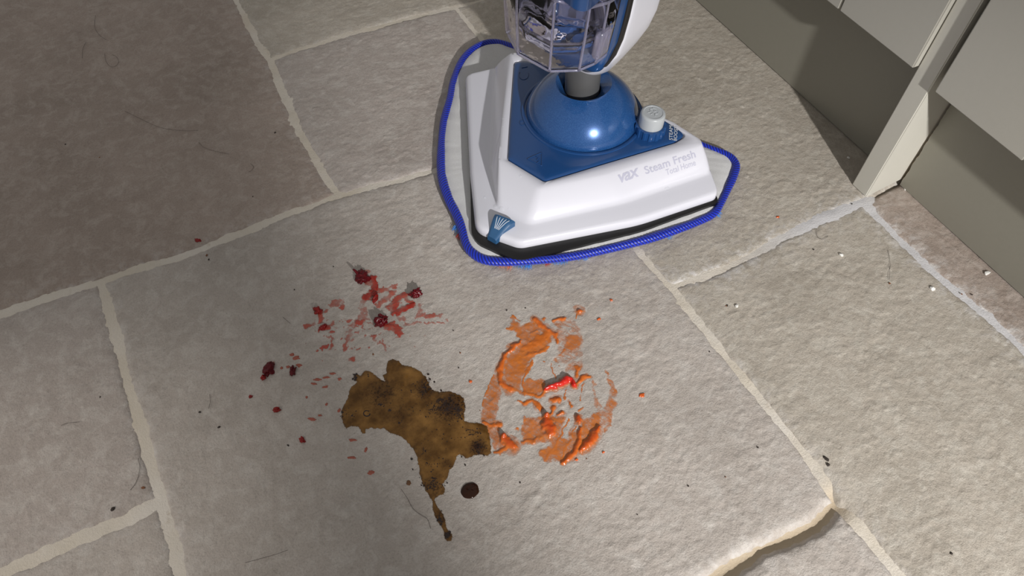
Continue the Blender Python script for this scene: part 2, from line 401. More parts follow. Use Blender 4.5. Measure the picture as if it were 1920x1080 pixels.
def rounded(poly, seg=7, eseg=8):
    """closed rounded polygon from (u, v, r) corners; the same corner count gives the same point count"""
    n = len(poly); out = []; P = [np.array(p[:2], float) for p in poly]; ends = []
    for i in range(n):
        a, b, c = P[i - 1], P[i], P[(i + 1) % n]; r = poly[i][2]
        da = (a - b); la = np.linalg.norm(da); da /= la; dc = (c - b); lc = np.linalg.norm(dc); dc /= lc
        ang = math.acos(np.clip(da @ dc, -1, 1)); tl = min(r / max(math.tan(ang / 2), 1e-3), la * 0.45, lc * 0.45)
        s, e = b + da * tl, b + dc * tl
        arc = [(1 - k) ** 2 * s + 2 * (1 - k) * k * b + k * k * e for k in np.linspace(0, 1, seg)]
        ends.append(arc)
    for i in range(n):
        out += ends[i]
        a, b = ends[i][-1], ends[(i + 1) % n][0]
        out += [a + (b - a) * k for k in np.linspace(0, 1, eseg + 2)[1:-1]]
    return np.array(out)

def loft(name, rings, mat, parent, cap0=False, cap1=False, sharp=35, smooth=True):
    """rings: list of (N x 3 arrays, mop millimetres)"""
    n = len(rings[0]); vs = [M(*p) for r in rings for p in r]; fs = []
    for k in range(len(rings) - 1):
        for i in range(n):
            j = (i + 1) % n; fs.append((k * n + i, k * n + j, (k + 1) * n + j, (k + 1) * n + i))
    if cap0: fs.append(tuple(range(n))[::-1])
    if cap1: fs.append(tuple(range((len(rings) - 1) * n, len(rings) * n)))
    return fix_normals(mesh_obj(name, vs, fs, mat, parent, smooth, sharp))
def at_z(ring, z):
    z = np.full(len(ring), z) if np.isscalar(z) else z
    return np.column_stack([ring, z])
lerp = lambda a, b, k: a + (b - a) * k

# --- pad with woven binding
pad_px = [(1010, 120), (982, 100), (957, 88), (930, 80), (906, 83), (882, 97), (864, 120), (851, 150), (843, 185), (835, 218), (829, 260), (827, 310), (831, 345), (842, 375), (856, 402), (867, 430), (875, 458), (886, 474), (908, 487), (942, 491), (985, 490), (1035, 486), (1090, 478), (1145, 466), (1205, 451), (1255, 435), (1303, 418), (1338, 401), (1354, 378), (1365, 353), (1374, 330), (1379, 312), (1371, 298), (1354, 288), (1330, 279), (1290, 262), (1230, 232), (1150, 190), (1070, 150)]
def spline(pts, closed=True, per=6):
    pts = np.asarray(pts, float); n = len(pts); out = []
    for i in range(n if closed else n - 1):
        p0, p1, p2, p3 = (pts[(i + k) % n] for k in (-1, 0, 1, 2)) if closed else (pts[max(0, i - 1)], pts[i], pts[i + 1], pts[min(n - 1, i + 2)])
        for tt in np.linspace(0, 1, per, endpoint=False):
            out.append(0.5 * ((2 * p1) + (-p0 + p2) * tt + (2 * p0 - 5 * p1 + 4 * p2 - p3) * tt ** 2 + (-p0 + 3 * p1 - 3 * p2 + p3) * tt ** 3))
    if not closed: out.append(pts[-1])
    return np.array(out)
def resample(pts, step, closed=True):
    pts = np.asarray(pts, float)
    if closed: pts = np.vstack([pts, pts[:1]])
    s = np.concatenate([[0], np.cumsum(np.linalg.norm(np.diff(pts, axis=0), axis=1))])
    n = max(4, int(s[-1] / step)); q = np.linspace(0, s[-1], n, endpoint=not closed)
    return np.column_stack([np.interp(q, s, pts[:, k]) for k in range(pts.shape[1])]), s[-1]

pad_c = np.array([F(x, y, 0.006) for x, y in pad_px]); path, plen = resample(spline(pad_c), 0.0013)
cen = path.mean(0)
def tube(name, path, rx, rz, mat, parent, closed=True, nseg=12, rib=0.0, uvs=None, cap=True):
    path = np.asarray(path, float); n = len(path); vs = []
    tan = np.roll(path, -1, 0) - np.roll(path, 1, 0) if closed else np.gradient(path, axis=0)
    tan /= np.linalg.norm(tan, axis=1)[:, None] + 1e-12
    for i in range(n):
        tt = tan[i]; up = np.array([0, 0, 1.0]) if abs(tt[2]) < 0.9 else np.array([1.0, 0, 0]); sd = np.cross(tt, up); sd /= np.linalg.norm(sd); up2 = np.cross(sd, tt)
        a = rx[i] if hasattr(rx, '__len__') else rx; b = rz[i] if hasattr(rz, '__len__') else rz
        for k in range(nseg):
            th = 2 * math.pi * k / nseg; m = 1 + rib * math.sin(i * 2.1 + k * 1.3)
            vs.append(path[i] + sd * (a * m * math.cos(th)) + up2 * (b * m * math.sin(th)))
    fs = []
    for i in range(n if closed else n - 1):
        for k in range(nseg):
            j = (i + 1) % n; l = (k + 1) % nseg; fs.append((i * nseg + k, i * nseg + l, j * nseg + l, j * nseg + k))
    if not closed and cap: fs += [tuple(range(nseg))[::-1], tuple(range((n - 1) * nseg, n * nseg))]
    me = bpy.data.meshes.new(name); me.from_pydata([tuple(v) for v in vs], [], fs); me.update()
    if uvs:
        ul = me.uv_layers.new(name='UVMap'); d = ul.data
        li = np.zeros(len(me.loops), np.int32); me.loops.foreach_get('vertex_index', li)
        uu = (li // nseg) * uvs[0]; vv = (li % nseg) * uvs[1]
        d.foreach_set('uv', np.column_stack([uu, vv]).astype(np.float32).ravel())
    return fix_normals(link(name, me, mat, parent))
# felt: from under the binding inwards, gently quilted
rings = []
for k, z in ((0.0, 0.004), (0.03, 0.0085), (0.10, 0.0095), (0.25, 0.0085), (0.5, 0.007), (0.96, 0.006)):
    q = path + (cen - path) * k; q = q.copy(); q[:, 2] = z + 0.0006 * fbm(q[:, 0] * 70, q[:, 1] * 70, 2, 5); rings.append(q)
n = len(path); vs = np.vstack(rings); fs = [(k * n + i, k * n + (i + 1) % n, (k + 1) * n + (i + 1) % n, (k + 1) * n + i) for k in range(len(rings) - 1) for i in range(n)]
pad = fix_normals(mesh_obj('mop_pad', vs, fs, FELT, mop)); tag(pad, 'white microfibre pad with bright blue binding')
wob = 0.0004 * np.sin(np.arange(n) * 0.05) + 0.0005 * pn(np.arange(n) * 0.03, np.arange(n) * 0.0, 3)
path2 = path.copy(); path2[:, 2] = 0.0062 + wob; path2[:, 0] += wob; path2[:, 1] -= wob
rx = 0.0050 + 0.0009 * pn(np.arange(n) * 0.025, np.arange(n) * 0.0 + 7, 5)
b = tube('binding', path2, rx, np.full(n, 0.0048), BIND, pad, True, 14, 0.035, (0.22, 0.25)); tag(b, 'bright blue woven binding tape')
# microfibre tufts poking out under the binding
TUFT = {'b': plain('light_blue_fibre', srgb(58, 140, 230), 0.8), 'r': plain('red_fibre', srgb(190, 44, 30), 0.8), 'o': plain('orange_fibre', srgb(214, 120, 84), 0.8), 'g': plain('pale_fibre', srgb(190, 196, 208), 0.9)}
for (px, py, ln, w, c, cnt) in ((1048, 487, 26, 5, 'b', 70), (1092, 479, 16, 5, 'b', 50), (980, 495, 34, 5, 'b', 60), (948, 496, 26, 5, 'o', 40), (1027, 491, 10, 5, 'r', 24), (866, 442, 14, 5, 'r', 40), (861, 430, 20, 5, 'b', 30), (1253, 441, 12, 3, 'b', 20), (1345, 400, 14, 4, 'b', 16)):
    vs = []; fs = []; c0 = F(px, py, 0.003); dr = (c0 - cen); dr[2] = 0; dr /= np.linalg.norm(dr); sd = np.array([-dr[1], dr[0], 0])
    for q in range(cnt):
        p = c0 + sd * R.uniform(-ln, ln) * 0.0003 - dr * 0.003; p[2] = R.uniform(0.001, 0.005)
        e = p + dr * R.uniform(0.006, 0.0075 + w * 0.0007) + sd * R.uniform(-0.002, 0.002); e[2] = R.uniform(0.0012, 0.003); mp_ = (p + e) / 2 + np.array([0, 0, 0.0015]) + sd * R.uniform(-0.001, 0.001)
        k = len(vs); s2 = sd * 0.00032; z2 = np.array([0, 0, 0.0004])
        vs += [p - s2, p + s2, p + z2, mp_ - s2, mp_ + s2, mp_ + z2, e]; fs += [(k, k + 1, k + 4, k + 3), (k + 1, k + 2, k + 5, k + 4), (k + 2, k, k + 3, k + 5), (k + 3, k + 4, k + 6), (k + 4, k + 5, k + 6), (k + 5, k + 3, k + 6)]
    tf = mesh_obj('fibre_tuft', vs, fs, TUFT[c], pad)

# --- head cover in rings (mop millimetres)
rim = rounded([(7, 166, 7), (-124, 58, 160), (-187, 2, 20), (-176, -48, 20), (-70, -134, 200), (19, -186, 9), (52, -148, 8), (62, -100, 40), (62, 85, 40), (51, 129, 8)])
led = rounded([(36, 143, 6), (-116, 36, 60), (-156, -4, 16), (-152, -44, 16), (-62, -110, 120), (39, -166, 8), (52, -148, 8), (61, -100, 40), (61, 85, 40), (51, 129, 6)])
plat = rounded([(48, 125, 6), (-70, 54, 120), (-114, 26, 9), (-121, -33, 9), (-60, -78, 120), (47, -142, 9), (53, -138, 8), (60, -98, 40), (60, 85, 40), (52, 118, 8)])
pan = rounded([(36, 112, 7), (-60, 50, 100), (-107, 19, 5), (-110, -33, 6), (-50, -68, 100), (30, -116, 14), (50, -122, 18), (56, -92, 14), (50, 60, 30), (46, 100, 8)])
ZL, ZP = 27.0, 52.0
rg = [at_z(lerp(rim, led, 0.12), 13.5), at_z(lerp(rim, led, 0.02), 13.5), at_z(rim, 15), at_z(lerp(rim, led, 0.03), 21.5), at_z(lerp(rim, led, 0.10), 23.5), at_z(lerp(rim, led, 0.22), 24.5)]
rg += [at_z(lerp(rim, led, 0.75), 26), at_z(lerp(rim, led, 0.94), ZL)]
for k in (0.06, 0.16, 0.3, 0.5, 0.7, 0.84, 0.93): rg.append(at_z(lerp(led, plat, k), ZL + (ZP - ZL) * (k + 0.09 * math.sin(math.pi * k) - 0.05 * (k < 0.1))))
rg += [at_z(plat, ZP - 0.4), at_z(lerp(plat, pan, 0.3), ZP + 0.2), at_z(lerp(plat, pan, 0.92), ZP + 0.2), at_z(lerp(plat, pan, 0.97), ZP - 0.4), at_z(pan, ZP - 3), at_z(pan * 0.9, ZP - 3)]
cover = loft('head_cover', rg, WHITE, mop, sharp=60); tag(cover, 'glossy white plastic head cover')
dgm = cover.data; BV = BVHTree.FromPolygons([v.co.copy() for v in dgm.vertices], [tuple(p.vertices) for p in dgm.polygons])
# cover sits in world coordinates relative to the mop empty (parent inverse keeps them)
def drop_on(u, v, lift=0.0003):
    x, y, _ = M(u, v, 0); h = BV.ray_cast(Vector((x, y, 0.2)), Vector((0, 0, -1)))
    z = h[0].z if h[0] is not None else ZP / 1000
    return Vector((x, y, z + lift)), (h[1] if h[1] is not None else Vector((0, 0, 1)))

# --- black sole under the cover
sole = rounded([(8, 163, 8), (-124, 58, 160), (-197, 0, 30), (-189, -56, 30), (-73, -139.5, 200), (19, -190, 10), (49, -148, 8), (58, -100, 40), (58, 85, 40), (48, 126, 8)])
so = loft('sole', [at_z(sole * 0.985, 6.5), at_z(sole, 7.5), at_z(sole, 12.5), at_z(lerp(sole, rim, 0.35), 13.2), at_z(lerp(sole, rim, 1.0) * 0.97, 13.8)], BLACK, mop, True, True)
tag(so, 'black plastic sole')
lp = M(*([-8, -172, 11])); box('sole_catch', (lp[0] - 0.003, lp[1] - 0.002, 0.0085), (lp[0] + 0.003, lp[1] + 0.002, 0.012), GREYB, so, 0.0004)

# --- blue top panel
pin = lambda k: pan * (1 - k) + np.array([5, -4]) * k
pk = loft('top_panel', [at_z(pin(0.012), ZP - 2.5), at_z(pin(0.012), ZP - 0.2), at_z(pin(0.02), ZP + 0.5), at_z(pin(0.05), ZP + 1.2), at_z(pin(0.1), ZP + 1.4), at_z(pin(0.6), ZP + 1.8), at_z(pin(0.95), ZP + 1.9)], BLUE, mop, False, True)
tag(pk, 'petrol blue top panel')
ZT = ZP + 1.8
# embossed marks on the panel
def mark(name, pts, r=0.35, mat=None, parent=None, z=None, closed=False):
    pts = np.array([M(u, v, (z if z is not None else ZT)) for u, v in pts])
    return tube(name, resample(pts, 0.0008, closed)[0], r / 1000, r / 1000 * 0.8, mat or BLUE, parent or pk, closed, 6)
def pxm(x, y, z=ZT / 1000):
    w = F(x, y, z)[:2] - MO; return (w @ MU * 1000, w @ MV * 1000)
mark('hazard_triangle', [pxm(989, 298), pxm(1016, 286), pxm(1016, 311)], 0.55, closed=True)
mark('steam_mark', [pxm(1005, 293), pxm(1011, 296), pxm(1006, 299), pxm(1012, 302), pxm(1007, 305)], 0.5)
mark('drop_mark', [pxm(982 + 9 * math.cos(a), 140 + 9 * math.sin(a)) for a in np.linspace(-0.4, 3.7, 14)], 0.5)
mark('drop_mark', [pxm(978, 127), pxm(989, 125)], 0.5)
mark('dot_mark', [pxm(979 + 4.5 * math.cos(a), 230 + 4.5 * math.sin(a)) for a in np.linspace(0, 6.0, 14)], 0.4, closed=True)

# --- swivel dome around the neck
DC = (8.0, -6.0); DR = 66.0; DH = 50.0; NC = (9.0, -1.0)
rings = []; NA = 96
def dome_z(u, v):
    r = math.hypot(u - DC[0], v - DC[1])
    z = ZP + DH * max(0.0, 1 - (r / DR) ** 2.1) ** 0.6
    q = math.hypot((u - NC[0]) * 0.92, v - NC[1])                 # scooped seat around the neck
    if q < 33: z = min(z, ZP + DH * 0.86 - 0.95 * (33 - q) + 2.2)
    return z
for r in (66, 65.6, 65, 63.5, 61, 57, 52, 47, 43, 40, 38, 36, 34.5, 33, 31.5, 30, 28, 26, 24, 21.5):
    k = min(1.0, max(0.0, (66 - r) / 44.5)); c_ = (DC[0] + (NC[0] - DC[0]) * k, DC[1] + (NC[1] - DC[1]) * k)
    rings.append(np.array([(c_[0] + r * math.cos(a), c_[1] + r * math.sin(a), dome_z(c_[0] + r * math.cos(a), c_[1] + r * math.sin(a))) for a in np.linspace(0, 2 * math.pi, NA, endpoint=False)]))
rings.append(rings[-1] * 1.0 + np.array([0, 0, -14.0]))
dm = loft('swivel_dome', rings, DOME, mop, sharp=45); tag(dm, 'metallic blue swivel dome')
rings = [np.array([(DC[0] + r * math.cos(a), DC[1] + r * math.sin(a), z) for a in np.linspace(0, 2 * math.pi, NA, endpoint=False)]) for r, z in ((71.5, ZT - 1), (71, ZT + 0.9), (69.5, ZT + 1.3), (67.8, ZT + 0.9), (67.4, ZT - 3))]
loft('dome_collar', rings, BLUE, mop, sharp=50)

# --- neck
def cyl(name, c0, c1, r0, r1, mat, parent, n=40, bev=1.0):
    rings = []
    for k, rr in ((0, r0 - bev), (0.0, r0), (1.0, r1), (1.0, r1 - bev)):
        dz = {0: 0}.get(0)
        rings.append(np.array([(c0[0] + (c1[0] - c0[0]) * k + rr * math.cos(a), c0[1] + (c1[1] - c0[1]) * k + rr * math.sin(a), c0[2] + (c1[2] - c0[2]) * k) for a in np.linspace(0, 2 * math.pi, n, endpoint=False)]))
    rings[1][:, 2] += bev * (1 if c1[2] > c0[2] else -1); rings[2][:, 2] -= bev
    return loft(name, rings, mat, parent, True, True, 30)
nk = cyl('neck', (9, -2, 62), (6, 0, 128), 19.5, 20, NECK, mop); tag(nk, 'dark grey swivel neck')
cyl('pivot_stub', (-14, -2, 74), (-14, -2, 79), 7, 7, BLACK, mop, 20)

# --- steam boost button
bu, bv = pxm(1217, 245)
NB = 96
def gear(z, r, d): return np.array([(bu + (r + d * (1 if math.sin(14 * a) > 0 else 0)) * math.cos(a), bv + (r + d * (1 if math.sin(14 * a) > 0 else 0)) * math.sin(a), z) for a in np.linspace(0, 2 * math.pi, NB, endpoint=False)])
bt = loft('boost_button_base', [gear(ZT - 1, 17, 1.1), gear(ZT + 10, 17, 1.1), gear(ZT + 10.6, 16.2, 1.1), gear(ZT + 10.8, 14.6, 0), gear(ZT + 7, 14.4, 0)], BLUE, mop, sharp=30); tag(bt, 'ribbed blue collar of the steam boost button')
cr = [np.array([(bu + r * math.cos(a), bv + r * math.sin(a), ZT + z) for a in np.linspace(0, 2 * math.pi, 56, endpoint=False)]) for r, z in ((14.2, 6), (14.2, 24), (13.8, 26), (12.8, 27), (11.2, 27.3), (10.8, 27.3), (10.4, 26.8), (6, 26.9), (0.3, 26.9))]
cp = loft('button_cap', cr, GREYB, bt, False, True, 50); tag(cp, 'light grey push cap with steam symbol')
zc = ZT + 27.1
for pts in ([(-4, -4), (-2.5, -1), (-4.5, 1.5), (-1.5, 3.2), (0, 1.2), (1.5, 3.4), (4, 1.5), (2.2, -0.8), (4, -3)], [(-3.8, 4.8), (0, 5.8), (4.6, 4.4)], [(-0.5, -4), (0.2, -1.2)]):
    # drawn so that it reads upright from the nose side
    q = [(bu - a * 0.1 + b * 1.2, bv - a * 1.25) for a, b in pts]
    mark('steam_symbol', [tuple(x) for x in spline(np.array(q), False, 5)], 0.45, GREYB, cp, zc)

# --- lettering laid on the surfaces
def lettering(name, text, p0, p1, height, mat, parent, bold=0.0, shear=0.0, space=1.0, lift=0.0003, onpanel=None, res=5):
    cu = bpy.data.curves.new(name, 'FONT'); cu.body = text; cu.size = 1.0; cu.offset = bold; cu.shear = shear; cu.space_character = space; cu.resolution_u = res
    tmp = bpy.data.objects.new(name, cu); COL.objects.link(tmp); bpy.context.view_layer.update()
    me = bpy.data.meshes.new_from_object(tmp.evaluated_get(bpy.context.evaluated_depsgraph_get()))
    bpy.data.objects.remove(tmp)
    bm = bmesh.new(); bm.from_mesh(me); bmesh.ops.triangulate(bm, faces=bm.faces); bmesh.ops.subdivide_edges(bm, edges=[e for e in bm.edges if e.calc_length() > 0.2], cuts=2)
    xs = [v.co.x for v in bm.verts]; x0, x1 = min(xs), max(xs); p0 = np.array(p0); p1 = np.array(p1); dx = (p1 - p0) / (x1 - x0)
    nl = np.linalg.norm(p1 - p0); dy = np.array([-(p1 - p0)[1], (p1 - p0)[0]]) / nl * height
    for v in bm.verts:
        q = p0 + dx * (v.co.x - x0) + dy * v.co.y
        if onpanel is not None: v.co = Vector(M(q[0], q[1], onpanel))
        else: v.co = drop_on(q[0], q[1], lift)[0]
    bm.to_mesh(me); bm.free()
    return fix_up(link(name, me, mat, parent, False))
def fix_up(o):
    bm = bmesh.new(); bm.from_mesh(o.data)
    for f in bm.faces:
        f.normal_update()
        if f.normal.z < 0: f.normal_flip()
    bm.to_mesh(o.data); bm.free(); return o
# on the sloping front face: points found from the cover itself
def on_cover_px(x, y):
    d = -BK * FPX + RI * (x - 960) - UP * (y - 540); d = Vector(d).normalized(); h = BV.ray_cast(Vector((0, 0, H)), d)
    w = np.array([h[0].x, h[0].y]) - MO; return (w @ MU * 1000, w @ MV * 1000)
lettering('brand_lettering', 'vax', on_cover_px(1163, 343), on_cover_px(1201, 329), 15, PRINT, cover, 0.018, 0.25, 0.92)
lettering('model_lettering', 'Steam Fresh', on_cover_px(1211, 327), on_cover_px(1305, 295), 9.5, PRINT, cover, 0.012)
lettering('model_lettering', 'Total Home', on_cover_px(1250, 329), on_cover_px(1305, 310), 6.6, PRINT, cover, 0.0)
lettering('button_lettering', 'STEAM', pxm(1261, 263), pxm(1261, 236), 5.6, PRINTW, pk, 0.012, 0, 1.05, onpanel=ZT + 0.15)
lettering('button_lettering', 'BOOST', pxm(1269, 264), pxm(1271, 237), 5.6, PRINTW, pk, 0.012, 0, 1.05, onpanel=ZT - 0.1)

# --- blue foot pedal on the nose
top = [pxm(928, 401, .034), pxm(966, 415, .034)]; bot = [pxm(914, 443, .019), pxm(930, 453, .018)]
ped = []; NX, NY = 13, 12
for j in range(NY):
    fy = j / (NY - 1); zz = 34.5 - 15.5 * fy ** 1.2
    wgt = fy ** 0.85
    a = np.array(top[0]) * (1 - wgt) + np.array(bot[0]) * wgt; b2 = np.array(top[1]) * (1 - wgt) + np.array(bot[1]) * wgt
    for i in range(NX):
        fx = i / (NX - 1); q = a + (b2 - a) * fx; e = min(fx, 1 - fx) * 2; e2 = min(1, fy * 6)
        ped.append((q[0], q[1], zz + 1.6 * (1 - (1 - min(1, e * 2.5)) ** 2) + (e2 - 1) * 1.5))
nt = len(ped); ped += [(p[0], p[1], p[2] - 8) for p in ped]; fs = []
for j in range(NY - 1):
    for i in range(NX - 1): a = j * NX + i; fs.append((a, a + 1, a + NX + 1, a + NX))
per = [i for i in range(NX)] + [j * NX + NX - 1 for j in range(1, NY)] + [(NY - 1) * NX + i for i in range(NX - 2, -1, -1)] + [j * NX for j in range(NY - 2, 0, -1)]
for k in range(len(per)): a, b3 = per[k], per[(k + 1) % len(per)]; fs.append((a, b3, b3 + nt, a + nt))
pd = fix_normals(mesh_obj('foot_pedal', [M(*p) for p in ped], fs, plain('pedal_blue', srgb(46, 88, 128), 0.3, coat=0.2), mop, True, 50)); tag(pd, 'small blue fan shaped pad release pedal')
for f0, f1 in ((0.12, 0.34), (0.30, 0.42), (0.48, 0.5), (0.66, 0.58), (0.84, 0.66)):
    pts = []
    for fy in np.linspace(0.08, 0.6, 9):
        fx = f0 + (f1 - f0) * (fy / 0.6) ** 0.8; j = fy * (NY - 1); i = fx * (NX - 1); p = np.array(ped[int(j) * NX + int(i)]); pj = np.array(ped[(int(j) + 1) * NX + int(i)]); pi_ = np.array(ped[int(j) * NX + int(i) + 1])
        q = p + (pj - p) * (j - int(j)) + (pi_ - p) * (i - int(i)); pts.append(M(q[0], q[1], q[2] + 0.15))
    tube('pedal_rib', np.array(pts), 0.00035, 0.00035, PRINTW, pd, False, 6)

# --- body: white spine, blue shell, clear tank
def sect(u0, u1, hv, z, vc=0.0, r=16): return at_z(rounded([(u0, vc + hv, r), (u0, vc - hv, r), (u1, vc - hv, r), (u1, vc + hv, r)], 7, 4), z)
def tilt(ring, k=0.5, u0=14): ring = ring.copy(); ring[:, 2] += k * np.maximum(0, u0 - ring[:, 0]); return ring
sp = [tilt(sect(-10, 27, 18, 110, 0, 17)), tilt(sect(-13, 31, 21, 112, 0, 19)), tilt(sect(-16, 37, 27, 118, 0, 20)), tilt(sect(-16, 48, 33, 128, 0, 18)), tilt(sect(-13, 62, 39, 141, 0, 15), 0.3), sect(-9, 72, 43, 154, 0, 12), sect(-4, 77, 45.5, 172, 0, 10), sect(0, 79, 47, 200, 0, 10), sect(4, 80, 47.5, 250, 0, 10), sect(4, 80, 47.5, 330, 0, 10), sect(16, 78, 44, 560, 0, 20), sect(22, 70, 30, 600, 0, 18)]
sn = loft('rear_spine', sp, WHITE, mop, True, True, 60); tag(sn, 'glossy white rear spine of the mop body')
gk = [sect(-17, -5, 38, 147, 0, 4), sect(-13, -2, 42.5, 158, 0, 4), sect(-8, 3, 45, 175, 0, 4), sect(-4, 6, 46.2, 200, 0, 4), sect(0, 10, 46.7, 250, 0, 4), sect(0, 10, 46.7, 330, 0, 4)]
loft('body_seam', gk, BLACK, mop, True, True, 60)
bs = [sect(-14, 6, 20, 128, 0, 9), sect(-24, 4, 34, 142, 0, 9), sect(-27, 4, 39, 156, 0, 9), sect(-28, 8, 42.5, 175, 0, 9), sect(-28, 14, 44, 240, 0, 9), sect(-28, 16, 44, 330, 0, 9), sect(-28, 18, 43, 560, 0, 9)]
bl = loft('body_shell', bs, BLUE, mop, True, True, 60); tag(bl, 'blue body shell behind the tank')
def sloped(r): r = r.copy(); r[:, 2] += 0.33 * (r[:, 1] + 44); return r
bc = loft('body_front', [sloped(sect(-88, -20, 46, 250, 3, 14)), sloped(sect(-93, -20, 48, 253, 3, 14)), sect(-95, -20, 49, 330, 3, 14), sect(-80, -20, 44, 560, 3, 14)], BLUE, mop, True, True, 60)
cyl('pole', (30, 0, 590), (30, 0, 1050), 14, 14, GREYB, mop, 24)
cyl('handle_shadow_rod', (84, -14, 186), (84, -14, 330), 13, 13, NECK, mop, 24)  # dark rod standing in for the handle's shadow on the floor
tp = [(-66, 54, 8), (-87, 25, 5), (-90, -15, 4), (-71, -37, 5), (-52, -44, 6), (-30, -46, 4), (-30, 54, 4)]
TC = np.array([-50, 2])
def lift(v, z): return z + 0.33 * (v + 44) * max(0.0, (z - 200) / 48)           # the tank top rises towards its left side
def tplan(k, z): r = TC + (rounded(tp, 5, 4) - TC) * k; return at_z(r, np.array([lift(q[1], z) for q in r]))
tk = loft('water_tank', [tplan(0.2, 177), tplan(0.86, 175.5), tplan(0.96, 176.5), tplan(1.0, 180), tplan(1.06, 212), tplan(1.10, 248)], CLEAR, mop, True, False, 40); tag(tk, 'clear plastic water tank')
sm = tk.modifiers.new('wall', 'SOLIDIFY'); sm.thickness = 0.0028; sm.offset = -1
def tribs(name, u, v, r):
    d = np.array([u, v]) - TC; pts = [M(*(TC + d * 0.985), 176.5), M(*(TC + d * 0.995), 182), M(*(TC + d * 1.055), lift(v, 212)), M(*(TC + d * 1.095), lift(v, 247))]
    tube(name, resample(np.array(pts), 0.004, False)[0], r, r, CLEAR_E, tk, False, 8)
for u, v in ((-87, 25), (-90, -15), (-71, -37), (-52, -44), (-66, 54)): tribs('tank_rib', u, v, 0.0014)
def thoop(name, k, z, r, wave=0.0):
    q = tplan(k, z); pts = np.array([M(p[0], p[1], p[2] + wave * math.sin(p[1] * 0.28)) for p in q]); tube(name, resample(pts, 0.003)[0], r, r, CLEAR_E, tk, True, 8)
thoop('tank_rim', 0.975, 176.4, 0.0014); thoop('tank_rim', 1.095, 247.5, 0.0015)
ti = loft('tank_insert', [tplan(0.30, 190), tplan(0.72, 190), tplan(0.80, 192), tplan(0.86, 198), tplan(0.88, 204)], CLEAR, tk, False, False, 50); si = ti.modifiers.new('wall', 'SOLIDIFY'); si.thickness = 0.0025
thoop('tank_step', 0.88, 204.5, 0.0012)
def ball(name, c, r, mat, parent, sub=3, sq=(1, 1, 1)):
    bm = bmesh.new(); bmesh.ops.create_icosphere(bm, subdivisions=sub, radius=1)
    for v in bm.verts: v.co = Vector((c[0] + v.co.x * r * sq[0], c[1] + v.co.y * r * sq[1], c[2] + v.co.z * r * sq[2]))
    me = bpy.data.meshes.new(name); bm.to_mesh(me); bm.free(); return link(name, me, mat, parent)
CHROME = plain('polished_steel', srgb(170, 170, 172), 0.08, metal=1.0)
ball('float_ball', M(-70, 32, 205), 0.0065, CHROME, tk)
vr = [np.array([(-36 + dz, 26 + r * math.cos(a), 214 + r * math.sin(a)) for a in np.linspace(0, 2 * math.pi, 32, endpoint=False)]) for r, dz in ((15, 6), (15, -8), (13, -10), (6, -10), (5.5, -6), (0.3, -5))]
vl = loft('tank_valve', vr, plain('valve_grey', srgb(176, 176, 172), 0.4), tk, True, True, 40); tag(vl, 'pale grey round tank valve')
lt = loft('tank_latch', [sect(-60, -42, 3.5, 188, -46, 3), sect(-61, -41, 4.5, 191, -46, 3), sect(-61, -41, 4.5, 214, -47, 3), sect(-59, -43, 3.5, 217, -47, 3)], CLEAR_E, tk, True, True, 50); tag(lt, 'clear moulded latch on the tank side')

# ------------------------------------------------------------------ spills on the middle slab
def field_grid(x0, y0, x1, y1, st=0.0006):
    c = np.array([F(x, y)[:2] for x, y in ((x0, y0), (x1, y0), (x1, y1), (x0, y1))]); lo = c.min(0); hi = c.max(0)
    return np.meshgrid(np.arange(lo[0], hi[0], st), np.arange(lo[1], hi[1], st))
PXM = 0.00058                                     # metres per photo pixel around the spills
def zp(ox, oy, sc): return lambda l: [F(ox + x / sc, oy + y / sc)[:2] for x, y in l]

# coffee --------------------------------------------------
z6 = zp(600, 660, 2.842)
COF = z6([(355, 75), (365, 50), (390, 40), (420, 48), (440, 72), (490, 80), (530, 100), (560, 130), (578, 165), (595, 200), (640, 213), (690, 210), (735, 225), (765, 245), (775, 290), (768, 335), (770, 370), (800, 375), (850, 378), (890, 395), (900, 430), (910, 490), (915, 540), (890, 555), (850, 545), (810, 560), (780, 570), (745, 548), (730, 560), (720, 595), (695, 630), (680, 670), (655, 705), (668, 730), (660, 760), (620, 772), (612, 792), (630, 830), (655, 860), (668, 900), (670, 935), (690, 955), (707, 985), (700, 1008), (680, 1010), (662, 985), (655, 945), (635, 915), (612, 880), (602, 840), (602, 800), (585, 780), (560, 735), (540, 690), (530, 640), (525, 600), (515, 555), (495, 515), (460, 475), (420, 445), (370, 430), (340, 408), (310, 410), (270, 405), (245, 415), (240, 435), (225, 435), (205, 400), (165, 395), (140, 410), (130, 390), (115, 355), (112, 320), (125, 285), (145, 255), (155, 215), (170, 185), (200, 160), (185, 150), (178, 130), (195, 120), (215, 125), (240, 105), (260, 102), (290, 120), (320, 145), (345, 155), (335, 125), (355, 110)])
t = NT('spilt_coffee'); dk = t.attr('dark'); th = t.attr('thin')
c = t.mix(t.ramp(t.noise(60, 4, 0.6), [(0.35, (0, 0, 0)), (0.7, (1, 1, 1))]), srgb(92, 62, 24), srgb(146, 106, 54))
c = t.mix(dk, c, srgb(50, 28, 13))
sk = t.math('MULTIPLY', t.ramp(t.noise(420, 5, 0.75), [(0.50, (0, 0, 0)), (0.58, (1, 1, 1))]), t.math('MULTIPLY', dk, 1.6)); c = t.mix(sk, c, srgb(26, 13, 8))
c = t.mix(t.ramp(t.noise(800, 3, 0.7), [(0.60, (0, 0, 0)), (0.70, (0.55, 0.55, 0.55))]), c, srgb(66, 38, 18))
t.l(c, t.p.inputs['Base Color']); t.p.inputs['Roughness'].default_value = 0.10; t.p.inputs['Specular IOR Level'].default_value = 0.25
t.l(th, t.p.inputs['Alpha']); COFFEE = t.m
X, Y = field_grid(625, 665, 930, 1030)
